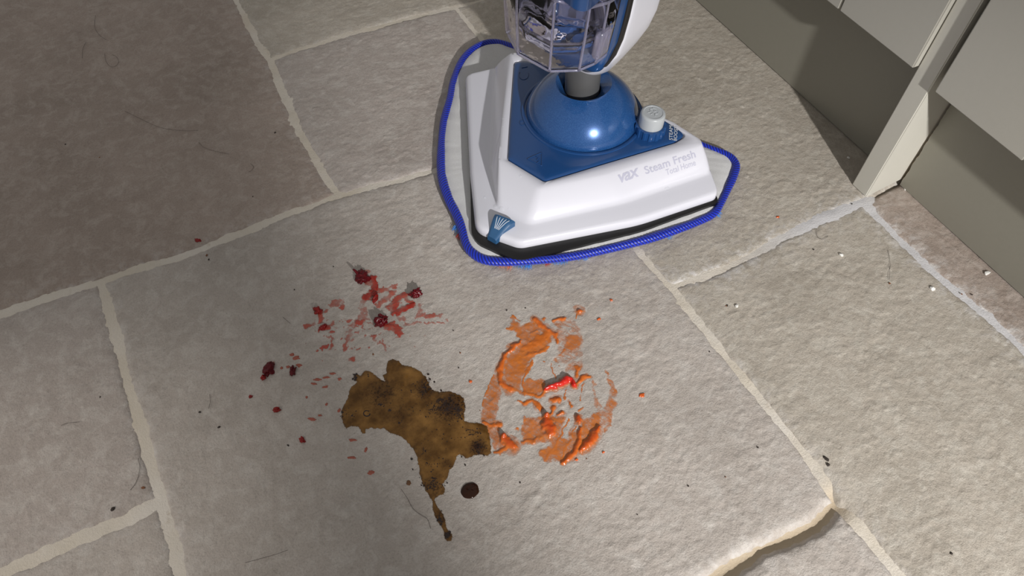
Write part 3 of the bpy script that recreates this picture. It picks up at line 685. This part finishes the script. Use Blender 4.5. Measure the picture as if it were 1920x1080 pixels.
D = segdist(X, Y, np.array(COF), True); D = np.where(inside(X, Y, np.array(COF)), D, -D) * 1000 + 0.7 * fbm(X * 260, Y * 260, 3, 8) + 0.3
dark = np.zeros_like(X)
for x, y, r, a in ((840, 505, 34, 1.0), (690, 290, 75, 0.8), (560, 200, 42, 0.7), (330, 220, 75, 0.5), (430, 350, 80, 0.22), (610, 712, 42, 0.4), (680, 975, 17, 1.0), (640, 880, 30, 0.35), (680, 600, 26, 0.35), (560, 530, 40, 0.2), (390, 60, 22, 0.15)):
    q = z6([(x, y)])[0]; dark = np.maximum(dark, a * np.exp(-(np.hypot(X - q[0], Y - q[1]) / (r / 2.842 * PXM)) ** 2))
dark = np.clip(dark + 0.30 * np.exp(-np.maximum(D, 0) / 1.3) + 0.10 * fbm(X * 90, Y * 90, 3, 4), 0, 1)
thick = 0.00018 + 0.0009 * (1 - np.exp(-np.maximum(D, 0) / 1.4))
thin = np.clip(0.45 + D / 1.6, 0.2, 0.94)
fz = floor_z(X, Y); ker = fz.copy()
for _ in range(10): ker = 0.2 * (ker + np.roll(ker, 1, 0) + np.roll(ker, -1, 0) + np.roll(ker, 1, 1) + np.roll(ker, -1, 1))
kf = smooth01(D / 4); Z = np.maximum(fz + 0.0001, fz * (1 - kf) + ker * kf + 0.00035 * kf) + thick * 0.6
cf = link('coffee_spill', grid_mesh('coffee_spill', X, Y, Z, D > 0, {'dark': dark, 'thin': thin}), COFFEE)
tag(cf, 'large brown coffee spill with a long drip, left of the orange sauce', 'spill')
GROUNDS = plain('wet_coffee_grounds', srgb(38, 22, 14), 0.35)
def lump(vs, fs, p, r, rz=0.5, seed=0, n=6):
    k = len(vs); rr = random.Random(seed)
    top_ = [p + np.array([0, 0, r * rz])]
    r1 = [p + np.array([math.cos(a) * r * rr.uniform(0.7, 1.15), math.sin(a) * r * rr.uniform(0.7, 1.15), -r * 0.15]) for a in np.linspace(0, 2 * math.pi, n, endpoint=False)]
    vs += top_ + r1; fs += [(k, k + 1 + i, k + 1 + (i + 1) % n) for i in range(n)]
vs, fs = [], []
def cof_surf(x, y): return float(floor_z(x, y)) + 0.0009
for x, y, sx, sy, cnt in ((555, 195, 28, 45, 60), (650, 262, 30, 18, 60), (690, 300, 60, 28, 150), (735, 320, 22, 28, 50), (610, 320, 40, 30, 60), (325, 283, 20, 7, 24), (372, 312, 10, 9, 14), (155, 335, 32, 28, 22), (425, 380, 9, 9, 12), (560, 530, 16, 16, 18), (600, 705, 40, 26, 70), (815, 430, 40, 22, 45), (480, 250, 90, 80, 40), (640, 430, 120, 60, 30), (600, 600, 60, 40, 30), (850, 510, 30, 34, 24), (680, 975, 10, 10, 20), (640, 890, 14, 26, 14), (190, 135, 12, 14, 9), (258, 135, 5, 14, 6), (740, 345, 14, 18, 16)):
    for q in range(int(cnt * 1.6)):
        w = z6([(x + R.gauss(0, sx * 0.6), y + R.gauss(0, sy * 0.6))])[0]; lump(vs, fs, np.array([w[0], w[1], cof_surf(*w)]), R.choice((0.0005, 0.0006, 0.0008, 0.0012)), 0.4, q + int(x))
for a in np.linspace(0.2, 5.3, 34):
    w = z6([(250 + 17 * math.cos(a), 330 + 15 * math.sin(a))])[0]; lump(vs, fs, np.array([w[0], w[1], cof_surf(*w)]), 0.0010, 0.5, int(a * 50))
for a in np.linspace(0, 6.2, 22):
    w = z6([(743 + 11 * math.cos(a), 311 + 13 * math.sin(a))])[0]; lump(vs, fs, np.array([w[0], w[1], cof_surf(*w)]), 0.0006, 0.5, int(a * 50))
gr_ = mesh_obj('coffee_grounds', vs, fs, GROUNDS, cf); tag(gr_, 'dark coffee grounds floating in the spill', kind='stuff')

def puddle(name, px, py, rx, ry, mat, hgt, seed, label, cat, group=None, ang=0.0, nr=9, na=40, rough=0.16):
    """small rounded drop with an uneven outline, lying on the slab"""
    c = F(px, py); vs = []; fs = []; ca_, sa_ = math.cos(ang), math.sin(ang)
    th = np.linspace(0, 2 * math.pi, na, endpoint=False); w = 1 + rough * (pn(np.cos(th) * 1.3 + seed, np.sin(th) * 1.3, seed) * 1.6 + 0.5 * pn(np.cos(th) * 3 + seed, np.sin(th) * 3, seed + 2))
    for k in range(nr):
        f = k / (nr - 1)
        for i in range(na):
            dx = rx * PXM * (1 - f) * w[i] * math.cos(th[i]); dy = ry * PXM * (1 - f) * w[i] * math.sin(th[i])
            x = c[0] + dx * ca_ - dy * sa_; y = c[1] + dx * sa_ + dy * ca_
            z = fz_any(x, y) * 1.0 + hgt * (1 - (1 - f) ** 2.4) ** 0.6 * (1 + 0.25 * float(pn(x * 700, y * 700, seed))) + (0.0002 if k else -0.0006)
            vs.append((x, y, z))
    for k in range(nr - 1):
        for i in range(na): j = (i + 1) % na; fs.append((k * na + i, k * na + j, (k + 1) * na + j, (k + 1) * na + i))
    o = mesh_obj(name, vs, fs, mat); tag(o, label, cat, group); return o
def fz_any(x, y):
    if -0.139 < x < 0.392 and 0.073 < y < 0.608: return float(floor_z(x, y))
    return 0.0
COFD = plain('dark_coffee', srgb(46, 22, 8), 0.08, var=0.2, spec=0.3)
puddle('coffee_drop', 881, 920, 15, 13, COFD, 0.0016, 3, 'round dark coffee drop beside the long drip of the coffee spill', 'drop', rough=0.04)
puddle('coffee_drop', 766, 906, 4, 4.5, plain('weak_coffee', srgb(104, 70, 40), 0.1), 0.0006, 5, 'tiny coffee drop left of the coffee drip', 'drop', rough=0.2)

# tomato sauce -------------------------------------------
z7 = zp(860, 550, 3.176)
X, Y = field_grid(890, 565, 1165, 885, 0.00055)
dens = np.zeros_like(X); thk = np.zeros_like(X); red = np.zeros_like(X); deep = np.zeros_like(X)
wx_ = 0.0017 * fbm(X * 95, Y * 95, 4, 21, 0.6); wy_ = 0.0017 * fbm(X * 95, Y * 95, 4, 31, 0.6)
Xw, Yw = X + wx_, Y + wy_
streak = 0.6 * fbm((X * 0.86 + Y * 0.5) * 520, (Y * 0.86 - X * 0.5) * 90, 3, 12) + 0.5 * fbm(X * 700, Y * 700, 2, 15)
blot = fbm(X * 130, Y * 130, 4, 17)
def stroke(pts, w, h, d=1.0, rd=0.0, sharp=1.6):
    global dens, thk, red, deep
    P = np.array(z7(pts)) if len(pts) > 1 else np.array(z7([pts[0], (pts[0][0] + 1, pts[0][1])]))
    ww = (np.array(w, float) if hasattr(w, '__len__') else np.full(len(P), float(w))) / 3.176 * PXM
    if len(ww) < len(P): ww = np.full(len(P), ww[0])
    q, wv_ = segdist(Xw, Yw, P, False, ww)
    prof = np.clip(1 - (q / (wv_ * np.clip(1.05 + 0.45 * blot, 0.5, 1.7))) ** 2, 0, 1)
    if h > 0.9: dens = np.maximum(dens, np.clip(1 - q / (wv_ * 2.1), 0, 1) ** 0.7 * np.clip(0.62 + 0.5 * streak + 0.3 * blot, 0, 0.9) * d)
    thk = np.maximum(thk, h / 1000 * prof ** (0.9 if h > 1 else 1.0)); dens = np.maximum(dens, np.clip(prof * sharp * (1 + 0.5 * blot * (h < 1)), 0, 1) * d); red = np.maximum(red, rd * np.clip(prof * 2, 0, 1))
    deep = np.maximum(deep, np.clip(h / 4.5, 0, 1) * prof)
def film(pts, d, soft=3.0, st=0.35, h=0.12):
    global dens, thk
    P = np.array(z7(pts)); D = segdist(Xw, Yw, P, True); D = np.where(inside(Xw, Yw, P), D, -D) * 1000
    m = smooth01((D + 1.3 + 1.5 * blot) / soft); f = m * np.clip(d * 1.05 + 0.6 * st * streak + 0.45 * st * blot, 0, 1)
    dens = np.maximum(dens, f); thk = np.maximum(thk, h / 1000 * f)
film([(330, 145), (365, 190), (460, 165), (560, 235), (540, 330), (460, 350), (400, 430), (380, 520), (370, 600), (300, 570), (260, 480), (300, 370), (370, 290), (340, 230), (285, 215)], 0.50, 3.5, 0.45)
film([(370, 320), (480, 270), (545, 300), (530, 345), (470, 370), (440, 410), (390, 470), (360, 500), (290, 500), (290, 400)], 0.66, 5, 0.3)
film([(560, 180), (690, 140), (740, 250), (740, 380), (640, 420), (570, 400), (600, 280)], 0.18, 5, 0.4)
film([(640, 250), (700, 240), (735, 260), (730, 330), (640, 340), (590, 410), (575, 395), (620, 330)], 0.50, 4, 0.35)
film([(385, 520), (500, 500), (530, 560), (480, 610), (385, 600), (365, 560)], 0.52, 4, 0.4)
film([(390, 740), (480, 735), (640, 735), (590, 860), (650, 860), (700, 760), (690, 820), (760, 740), (850, 690), (850, 800), (780, 880), (700, 960), (620, 1005), (500, 1000), (465, 950), (540, 890), (450, 890), (385, 900), (380, 800)], 0.50, 3.5, 0.48)
film([(205, 480), (168, 570), (130, 690), (128, 770), (215, 775), (240, 650), (255, 560), (235, 480)], 0.40, 3.0, 0.45)
film([(150, 775), (230, 790), (265, 850), (220, 940), (200, 920), (180, 840)], 0.40, 3, 0.4)
film([(790, 500), (815, 560), (820, 640), (850, 700), (880, 660), (900, 560), (880, 470), (925, 560), (930, 640), (905, 740), (860, 820), (830, 830), (850, 740), (815, 690), (800, 600)], 0.26, 3.0, 0.42)
film([(870, 455), (900, 500), (935, 580), (938, 660), (915, 760), (870, 830), (890, 720), (905, 640), (900, 560)], 0.34, 2.2, 0.5)
film([(640, 420), (700, 400), (760, 370), (730, 440), (680, 470), (630, 470)], 0.26, 4, 0.4)
stroke([(370, 285), (325, 325), (287, 362), (258, 410), (243, 460), (252, 515), (272, 548), (302, 568)], [10, 19, 12, 16, 15, 13, 18, 22], 2.6)
stroke([(452, 152), (490, 188), (532, 222), (580, 245), (590, 290)], [13, 15, 14, 16, 9], 2.2)
stroke([(540, 235), (490, 268), (455, 300), (410, 325)], [22, 36, 34, 26], 1.0, 0.86)
stroke([(535, 325), (470, 355), (420, 370)], [12, 16, 12], 0.9, 0.8)
stroke([(445, 405), (415, 445), (395, 480), (385, 560), (400, 600)], [7, 10, 10, 9, 10], 0.7, 0.75)
stroke([(512, 580), (560, 562), (602, 540), (645, 514), (672, 522), (688, 548)], [10, 17, 15, 17, 13, 14], 6.5, 1.0, 1.0)
stroke([(690, 550), (722, 528), (757, 490), (790, 498)], [9, 8, 9, 6], 1.8)
stroke([(515, 585), (480, 610), (430, 604), (385, 590)], [10, 9, 8, 9], 1.1, 0.85)
stroke([(345, 640), (390, 652), (440, 640), (462, 660), (475, 688)], [5, 9, 8, 10, 13], 1.6, 0.9)
stroke([(840, 800), (812, 842), (782, 890), (735, 938)], [14, 20, 20, 14], 4.0)
stroke([(622, 1008), (668, 972), (700, 925), (712, 870), (725, 800)], [10, 17, 17, 13, 8], 2.8, 0.95)
stroke([(520, 742), (532, 782), (545, 820)], [18, 40, 36], 4.5); stroke([(520, 738)], 17, 8.5)
stroke([(272, 850), (290, 890), (318, 908)], [14, 30, 26], 4.0); stroke([(272, 852)], 16, 8.0); stroke([(285, 920), (240, 945), (214, 957)], [16, 10, 6], 1.4, 0.9)
stroke([(708, 734), (716, 768)], [12, 14], 4.5); stroke([(146, 772), (190, 790), (246, 778)], [7, 12, 10], 1.8, 0.95)
stroke([(568, 634), (595, 632), (600, 640)], [15, 16, 9], 2.0, 0.9); stroke([(565, 680), (563, 705), (550, 730)], [12, 8, 5], 1.8, 0.9); stroke([(590, 722), (626, 708)], [7, 10], 2.2, 0.9); stroke([(662, 648), (664, 668)], [7, 8], 1.6, 0.9)
stroke([(748, 540), (720, 638)], [4, 7], 0.3, 0.5); stroke([(640, 570), (632, 636)], [4, 7], 0.4, 0.6); stroke([(742, 675), (715, 700)], [5, 6], 0.6, 0.6)
stroke([(702, 440), (708, 462), (702, 490)], [15, 10, 12], 1.5, 0.85); stroke([(632, 338)], 8, 1.0); stroke([(718, 105)], 21, 3.2); stroke([(706, 125), (695, 150)], [7, 4], 0.4, 0.6)
stroke([(560, 167), (600, 157), (632, 150)], [5, 10, 8], 2.0); stroke([(505, 153)], 9, 1.0, 0.8); stroke([(330, 138), (360, 165)], [8, 5], 0.5, 0.7); stroke([(285, 220), (330, 205)], [5, 7], 0.4, 0.7)
stroke([(555, 420), (560, 470), (580, 500)], [4, 6, 5], 0.3, 0.5); stroke([(505, 404)], 9, 0.6, 0.75); stroke([(596, 432)], 7, 0.4, 0.6)
stroke([(205, 480), (168, 570), (135, 690)], [5, 5, 3], 0.3, 0.75); stroke([(385, 885), (440, 880), (470, 860)], [6, 12, 6], 1.2, 0.75); stroke([(347, 812)], 8, 1.0, 0.8)
for sx, (a, b_) in enumerate((((655, 750), (560, 960)), ((610, 860), (520, 985)), ((700, 800), (610, 985)), ((750, 780), (690, 900)))): stroke([a, b_], [5, 8], 0.25, 0.72)
dens = np.clip(dens, 0, 1)
fz = floor_z(X, Y); thk2 = thk.copy()
for _ in range(3): thk2 = 0.2 * (thk2 + np.roll(thk2, 1, 0) + np.roll(thk2, -1, 0) + np.roll(thk2, 1, 1) + np.roll(thk2, -1, 1))
Z = fz + 0.00012 + thk2 * 0.8
t = NT('tomato_sauce'); dn = t.attr('dens'); rd = t.attr('red'); dp = t.attr('deep')
c = t.mix(dp, srgb(204, 114, 40), srgb(186, 70, 18)); c = t.mix(rd, c, srgb(200, 34, 20))
t.l(c, t.p.inputs['Base Color']); t.p.inputs['Roughness'].default_value = 0.28; t.p.inputs['Subsurface Weight'].default_value = 0.0
t.l(t.ramp(dn, [(0.02, (0, 0, 0)), (0.50, (0.62, 0.62, 0.62)), (0.92, (1, 1, 1))]), t.p.inputs['Alpha'])
t.l(t.bump(t.noise(500, 3, 0.6), 0.25, 0.0005), t.p.inputs['Normal']); SAUCE = t.m
sc_ = link('sauce_smear', grid_mesh('sauce_smear', X, Y, Z, dens > 0.03, {'dens': dens, 'red': red, 'deep': deep}), SAUCE)
tag(sc_, 'swirled orange tomato sauce smear with a red ketchup ridge, right of the coffee', 'smear')
SAUCED = plain('orange_sauce_drop', srgb(204, 92, 36), 0.25, var=0.15)
for px, py, rx, ry, lb in ((1203, 741, 6, 4, 'orange sauce drop alone on the slab right of the sauce smear'), (882, 715, 3, 3, 'tiny orange drop between the coffee and the sauce smear'), (1123, 598, 4, 2.5, 'tiny tan drop right of the top of the sauce smear'), (1146, 563, 3, 3, 'tiny brown drop above right of the sauce smear'), (1081, 862, 3, 2.5, 'tiny orange drop under the lower right sauce ridge'), (1458, 407, 4, 2.5, 'tiny orange drop on the slab right of the mop pad'), (1131, 848, 2.5, 2, 'tiny brown drop right of the lower sauce ridge')):
    puddle('sauce_drop', px, py, rx, ry, SAUCED, 0.0009, int(px), lb, 'drop', 'sauce drops around the smear', na=16, nr=5, rough=0.3)

# jam ------------------------------------------------------
z5 = zp(440, 470, 4.0)
X, Y = field_grid(560, 495, 850, 700, 0.0006)
Xw = X + 0.0019 * fbm(X * 150, Y * 150, 4, 41, 0.6); Yw = Y + 0.0019 * fbm(X * 150, Y * 150, 4, 51, 0.6)
dens = np.zeros_like(X); thk = np.zeros_like(X); deep = np.zeros_like(X); blot = fbm(X * 260, Y * 260, 3, 61); blot2 = fbm(X * 120, Y * 120, 3, 67)
def jst(pts, w, h, d, brk=0.5):
    global dens, thk, deep
    P = np.array(z5(pts)) if len(pts) > 1 else np.array(z5([pts[0], (pts[0][0] + 1, pts[0][1])])); ww = np.full(len(P), w * (1.25 if w > 14 else 1.05) / 4.0 * PXM)
    q, wv_ = segdist(Xw, Yw, P, False, ww); prof = np.clip(1 - (q / wv_) ** 2, 0, 1)
    f = np.clip(prof * 1.7 + 1.3 * brk * blot * (prof > 0) - brk * 0.25, 0, 1) * min(1.0, d * 1.15) * np.clip(0.85 + 0.5 * blot2, 0.35, 1.1)
    dens = np.maximum(dens, f); thk = np.maximum(thk, h / 1000 * prof * (f > 0.05)); deep = np.maximum(deep, f * min(1, h / 1.5))
jst([(1035, 205), (1045, 260), (1050, 300), (1030, 330), (985, 350)], 28, 1.4, 0.9, 0.4); jst([(990, 160)], 26, 0.3, 0.45); jst([(1030, 250), (1000, 240)], 22, 0.8, 0.8)
jst([(1090, 300), (1150, 285), (1200, 268)], 22, 0.3, 0.55, 0.9); jst([(1180, 320), (1120, 380), (1080, 410)], 26, 0.4, 0.55, 0.9)
jst([(1310, 330), (1250, 345), (1200, 390), (1165, 430)], 30, 0.9, 0.8, 0.7); jst([(1330, 410), (1270, 440), (1190, 470)], 24, 1.4, 0.9, 0.5); jst([(1210, 400), (1195, 465)], 24, 1.2, 0.9, 0.4); jst([(1290, 370), (1325, 380)], 18, 0.5, 0.65, 0.6)
jst([(1150, 570), (1200, 580), (1235, 625)], 30, 1.1, 0.85, 0.5); jst([(1190, 545)], 24, 0.8, 0.8, 0.5)
jst([(985, 330), (960, 420), (970, 480), (930, 530)], 26, 0.25, 0.38, 0.9); jst([(940, 535)], 26, 1.0, 0.8, 0.4); jst([(1000, 520), (880, 560), (840, 690)], 20, 0.2, 0.32, 1.2)
jst([(790, 390), (745, 400)], 34, 0.3, 0.5, 1.0); jst([(808, 400), (805, 425)], 16, 0.7, 0.8, 0.4)
jst([(1270, 555), (1400, 538), (1560, 545)], 14, 0.25, 0.45, 0.9); jst([(1370, 490), (1400, 480)], 22, 0.3, 0.5, 0.8); jst([(1440, 492), (1505, 488), (1545, 492)], 18, 0.6, 0.62, 0.6); jst([(1590, 525)], 14, 0.2, 0.35); jst([(1390, 400), (1395, 470)], 16, 0.2, 0.4, 1.0); jst([(1270, 515), (1220, 510)], 20, 0.2, 0.35, 1.0)
jst([(640, 470), (640, 530)], 18, 0.5, 0.7, 0.6); jst([(660, 580), (700, 575)], 22, 1.2, 0.95, 0.3); jst([(630, 605), (650, 585)], 12, 0.8, 0.9, 0.3)
jst([(735, 660), (730, 700), (725, 740)], 13, 0.7, 0.6, 0.4); jst([(660, 738), (690, 718)], 16, 0.9, 0.8, 0.4); jst([(620, 755)], 14, 0.5, 0.6)
jst([(885, 810)], 22, 0.7, 0.6, 0.4); jst([(820, 755), (860, 640)], 15, 0.3, 0.5, 0.9); jst([(1050, 645)], 20, 0.7, 0.65, 0.5); jst([(1110, 660), (1130, 745)], 12, 0.3, 0.45, 0.9); jst([(925, 742)], 14, 0.5, 0.6)
jst([(1005, 730)], 13, 0.8, 0.75, 0.2); jst([(910, 620)], 13, 0.8, 0.75, 0.2); jst([(740, 610)], 17, 0.9, 0.85, 0.3); jst([(735, 550)], 17, 0.4, 0.6, 0.5); jst([(545, 573)], 22, 0.6, 0.65, 0.3); jst([(585, 550)], 18, 0.2, 0.35, 0.5); jst([(685, 460)], 20, 0.6, 0.65, 0.4)
for q in range(150):                                   # faint fine spatter
    a = R.uniform(0.3, 3.4); r = abs(R.gauss(0, 210)); x, y = 1020 + r * math.cos(a) * 1.5 - 110, 560 + r * math.sin(a) * 0.9 - 40
    if 480 < x < 1600 and 380 < y < 900: jst([(x, y)], R.choice((6, 7, 9, 12)), 0.2, R.uniform(0.25, 0.6), 0.3)
fz = floor_z(X, Y); Z = fz + 0.00012 + thk * 0.8
t = NT('jam_smear'); dn = t.attr('dens'); dp = t.attr('deep')
t.l(t.mix(dp, srgb(186, 96, 78), srgb(150, 34, 20)), t.p.inputs['Base Color']); t.p.inputs['Roughness'].default_value = 0.16
t.l(t.ramp(dn, [(0.06, (0, 0, 0)), (0.85, (1, 1, 1))]), t.p.inputs['Alpha']); t.l(t.bump(t.noise(700, 3, 0.6), 0.4, 0.0006), t.p.inputs['Normal']); JAMF = t.m
jm = link('jam_smear', grid_mesh('jam_smear', X, Y, Z, dens > 0.06, {'dens': dens, 'deep': deep}), JAMF)
tag(jm, 'spattered thin red jam smear on the slab above the coffee spill', 'smear', kind='stuff')
JAM = plain('dark_red_jam', srgb(92, 8, 18), 0.2, 0.5, 900, var=0.35, spec=0.3)
JAMR = plain('red_jam', srgb(138, 24, 20), 0.22, 0.5, 900, var=0.3, spec=0.35)
def chunk(px, py, rx, ry, hgt, ang, seed, label, mat=JAM, rough=0.45):
    c = F(px, py); z0 = fz_any(c[0], c[1]); bm = bmesh.new(); bmesh.ops.create_icosphere(bm, subdivisions=4, radius=1)
    co = np.array([v.co for v in bm.verts]); nn = fbm(co[:, 0] * 1.6 + seed, co[:, 1] * 1.6 + co[:, 2] * 1.1, 3, seed); n2 = fbm(co[:, 0] * 4 + seed, co[:, 1] * 4 - co[:, 2] * 3, 2, seed + 5)
    k = 1 + rough * nn + 0.12 * n2; ca_, sa_ = math.cos(ang), math.sin(ang)
    for v, q, kk in zip(bm.verts, co, k):
        x = q[0] * rx * PXM * kk; y = q[1] * ry * PXM * kk; z = max(-0.25, q[2]) * hgt * kk
        v.co = Vector((c[0] + x * ca_ - y * sa_, c[1] + x * sa_ + y * ca_, z0 + hgt * 0.24 + z))
    me = bpy.data.meshes.new('jam_chunk'); bm.to_mesh(me); bm.free()
    return tag(link('jam_chunk', me, mat), label, 'jam', 'jam pieces on the slab')
c1 = chunk(679, 522, 13, 13, 0.006, 0.3, 3, 'largest dark jam lump with a stalk, at the top of the jam spatter')
pts = spline(np.array([F(673, 516, 0.005), F(669, 511, 0.007), F(665, 507, 0.009), F(662, 505, 0.0095)]), False, 5)
tube('stalk', pts, np.linspace(0.0022, 0.0009, len(pts)), np.linspace(0.0022, 0.0009, len(pts)), JAM, c1, False, 8)
chunk(779, 553, 11, 8.5, 0.0065, 0.2, 9, 'glossy dark jam lump at the right end of the jam spatter')
chunk(715, 604, 11, 9, 0.007, 0.5, 14, 'purple-red jam lump standing proud in the middle of the spatter', rough=0.6)
chunk(596, 584, 6.5, 8, 0.004, 0.6, 19, 'small dark jam lump at the left of the main spatter', JAMR)
chunk(505, 693, 8, 13, 0.0045, -0.75, 23, 'leaf-like dark jam skin, leftmost of the jam pieces', rough=0.5)
chunk(494, 709, 4.5, 4, 0.003, 0, 26, 'tiny jam blob touching the leaf-like jam skin', JAMR)
chunk(549, 697, 5, 8.5, 0.004, -0.5, 29, 'narrow dark jam piece right of the leaf-like jam skin')
chunk(704, 559, 11, 5, 0.004, 0.95, 33, 'long slanting jam sliver below the largest jam lump', JAMR)
chunk(605, 615, 8, 4.5, 0.0025, 0.4, 37, 'flat red jam flake under the small dark lump', JAMR)
chunk(519, 769, 6, 3.5, 0.003, -0.5, 41, 'small dark red jam crumb below the leaf-like jam skin', JAMR)
chunk(567, 826, 4, 5, 0.002, 0.2, 45, 'reddish-brown jam crumb left of the coffee spill', JAMR)
chunk(470, 744, 3, 2.5, 0.0015, 0.2, 49, 'small brown crumb below left of the leaf-like jam skin', JAMR)
chunk(371, 451, 7, 4, 0.0012, -0.6, 53, 'red jam fleck beside the grout joint at the upper left', JAMR)
JSP = plain('pale_jam_spot', srgb(158, 84, 66), 0.25, var=0.2)
for i, (x, y, a, b_) in enumerate(((555, 671, 8, 4), (561, 685, 6, 4), (547, 665, 5, 3), (595, 712, 7, 3.2), (624, 701, 7, 2.6), (612, 708, 6, 2.5), (637, 711, 3.5, 3), (585, 786, 7, 3), (661, 825, 7, 3), (659, 858, 8, 2.4), (686, 843, 2.5, 5), (696, 886, 5, 5), (589, 720, 6, 2), (610, 726, 6, 2.4), (540, 688, 4, 3), (528, 690, 3, 3), (600, 779, 4, 2), (575, 745, 2.5, 2.5), (612, 758, 2.5, 3.2), (636, 770, 3, 4), (512, 680, 3, 2.5))):
    puddle('jam_spot', x, y, a, b_, JSP, 0.0004, 100 + i, 'small pale red jam spot on the slab left of the coffee spill', 'jam spot', 'pale jam spots', ang=-0.5 + R.uniform(-0.3, 0.3), na=16, nr=5, rough=0.35)

# ------------------------------------------------------------------ crumbs, chips, hairs, water drops
DK = plain('dark_crumb', srgb(52, 44, 38), 0.8); WH = plain('white_chip', srgb(226, 224, 218), 0.7); BR = plain('brown_crumb', srgb(120, 78, 52), 0.8)
def crumb(px, py, r, mat, name, label, group, seed):
    c = F(px, py); z0 = fz_any(c[0], c[1]); bm = bmesh.new(); bmesh.ops.create_icosphere(bm, subdivisions=1, radius=1); rr = random.Random(seed); st = rr.uniform(0.5, 1.8)
    a = rr.uniform(0, 6); ca_, sa_ = math.cos(a), math.sin(a)
    for v in bm.verts:
        k = rr.uniform(0.65, 1.2); x, y, z = v.co.x * r * k * st, v.co.y * r * k, v.co.z * r * 0.6 * k; v.co = Vector((c[0] + x * ca_ - y * sa_, c[1] + x * sa_ + y * ca_, z0 + r * 0.4 + z))
    me = bpy.data.meshes.new(name); bm.to_mesh(me); bm.free(); tag(link(name, me, mat, None, False), label, 'crumb', group)
for i, (x, y, r) in enumerate(((1747, 542, 0.0034), (1577, 479, 0.0026), (1850, 513, 0.0026), (1696, 356, 0.0020), (1381, 575, 0.0028), (1590, 297, 0.0024))):
    crumb(x, y, r, WH, 'plaster_chip', ['white plaster chip on the right slab near the cabinet joint, biggest of the chips', 'white chip on the slab below the grout joint at the end panel', 'white chip close to the right plinth', 'white chip at the foot of the torn plinth edge', 'pale chip on the right slab beside the long joint', 'pale flat chip at the foot of the far plinth beside the end panel'][i], 'pale chips', 300 + i)
for i, (x, y, r) in enumerate(((187, 296, .0016), (123, 271, .0013), (516, 249, .0015), (474, 369, .0012), (388, 480, .0024), (392, 487, .0020), (375, 773, .0018), (212, 955, .0022), (269, 915, .0018), (411, 801, .0015), (188, 745, .0015), (860, 690, .0012), (863, 662, .0014), (950, 582, .0012), (985, 578, .0013), (1363, 573, .0016), (1361, 574, .0016), (1550, 862, .0030), (1552, 872, .0026), (1546, 858, .0022), (1360, 895, .0014), (1420, 840, .0012), (1290, 912, .0013), (1783, 1038, .0020), (1668, 532, .0018), (1525, 468, .0016), (1822, 553, .0016), (1597, 383, .0018), (1803, 552, .0018), (772, 861, .0016), (866, 857, .0012), (872, 872, .0012), (700, 665, .0013), (625, 500, .0014), (552, 543, .0012), (540, 835, .0012), (1100, 860, .0010), (975, 905, .0012), (1195, 965, .0012), (1330, 660, .0012), (900, 770, .0012), (850, 620, .0012))):
    crumb(x, y, r * 0.75, DK if i % 4 else BR, 'dirt_speck', 'tiny dark dirt speck on the stone floor', 'dirt specks on the floor', 400 + i)
HAIR = plain('dark_hair', srgb(60, 50, 44), 0.6)
def hair(pts, label, r=0.00015):
    q = spline(np.array([F(x, y, 0.0) for x, y in pts]), False, 6); q[:, 2] = [max(fz_any(a[0], a[1]), 0.0) + 0.0012 for a in q]
    tag(tube('hair', q, r, r, HAIR, None, False, 5), label, 'hair', 'hairs on the floor')
hair([(197, 102), (199, 115), (206, 125), (216, 126), (223, 118), (219, 108), (211, 104)], 'looped dark hair on the upper left slab')
hair([(162, 80), (156, 94), (155, 110)], 'short straight hair left of the looped hair')
hair([(180, 30), (178, 50), (186, 66), (200, 76)], 'faint long hair above the looped hair')
hair([(235, 210), (260, 222), (300, 240), (340, 246), (372, 246)], 'long nearly straight hair across the upper left slab')
hair([(373, 268), (384, 278), (405, 285), (430, 290)], 'hair near the white joint on the upper left slab')
hair([(470, 308), (476, 314), (472, 321), (466, 324)], 'small curled hair left of the long white joint')
hair([(394, 740), (395, 755), (392, 768)], 'short upright hair below the left jam skin')
hair([(260, 860), (263, 880), (256, 905), (245, 920)], 'curved hair beside the left joint')
hair([(115, 800), (125, 795), (150, 792)], 'thin hair on the left middle slab')
hair([(1664, 470), (1668, 495), (1666, 525)], 'straight hair on the right slab below the end panel')
hair([(1530, 430), (1532, 445), (1542, 450), (1552, 444)], 'curled hair on the right slab near the wide joint')
hair([(460, 1056), (490, 1048), (518, 1040), (540, 1032)], 'dark crooked hair at the bottom edge left of centre')
hair([(752, 918), (764, 935), (775, 955), (790, 967), (802, 975), (808, 992)], 'long pale crack-like hair left of the coffee drip')
hair([(531, 596), (538, 602), (545, 608)], 'tiny hair left of the jam spatter')
for i, (x, y, r, lb) in enumerate(((1250, 352, 0.0030, 'water drop on the white cover below the lettering'), (1252, 358, 0.0012, 'tiny run of water under the drop below the lettering'), (929, 387, 0.0028, 'flat water drop above the foot pedal, left of two'), (941, 392, 0.0032, 'flat water drop above the foot pedal, right of two'), (909, 370, 0.0020, 'water drop on the cover near the left rim'), (954, 391, 0.0012, 'tiny water drop right of the pair above the pedal'), (976, 330, 0.0018, 'water drop at the corner of the blue panel'), (943, 222, 0.0012, 'water bead on the left white ridge, upper'), (943, 236, 0.0013, 'water bead on the left white ridge, lower'))):
    u, v = on_cover_px(x, y); p, nrm = drop_on(u, v, 0.0)
    bm = bmesh.new(); bmesh.ops.create_icosphere(bm, subdivisions=3, radius=1); q = nrm.to_track_quat('Z', 'Y').to_matrix()
    for w in bm.verts: w.co = p + q @ Vector((w.co.x * r, w.co.y * r * 0.85, max(w.co.z, -0.15) * r * 0.28))
    me = bpy.data.meshes.new('water_drop'); bm.to_mesh(me); bm.free(); tag(link('water_drop', me, WATER), lb, 'water drop', 'water drops on the mop head')
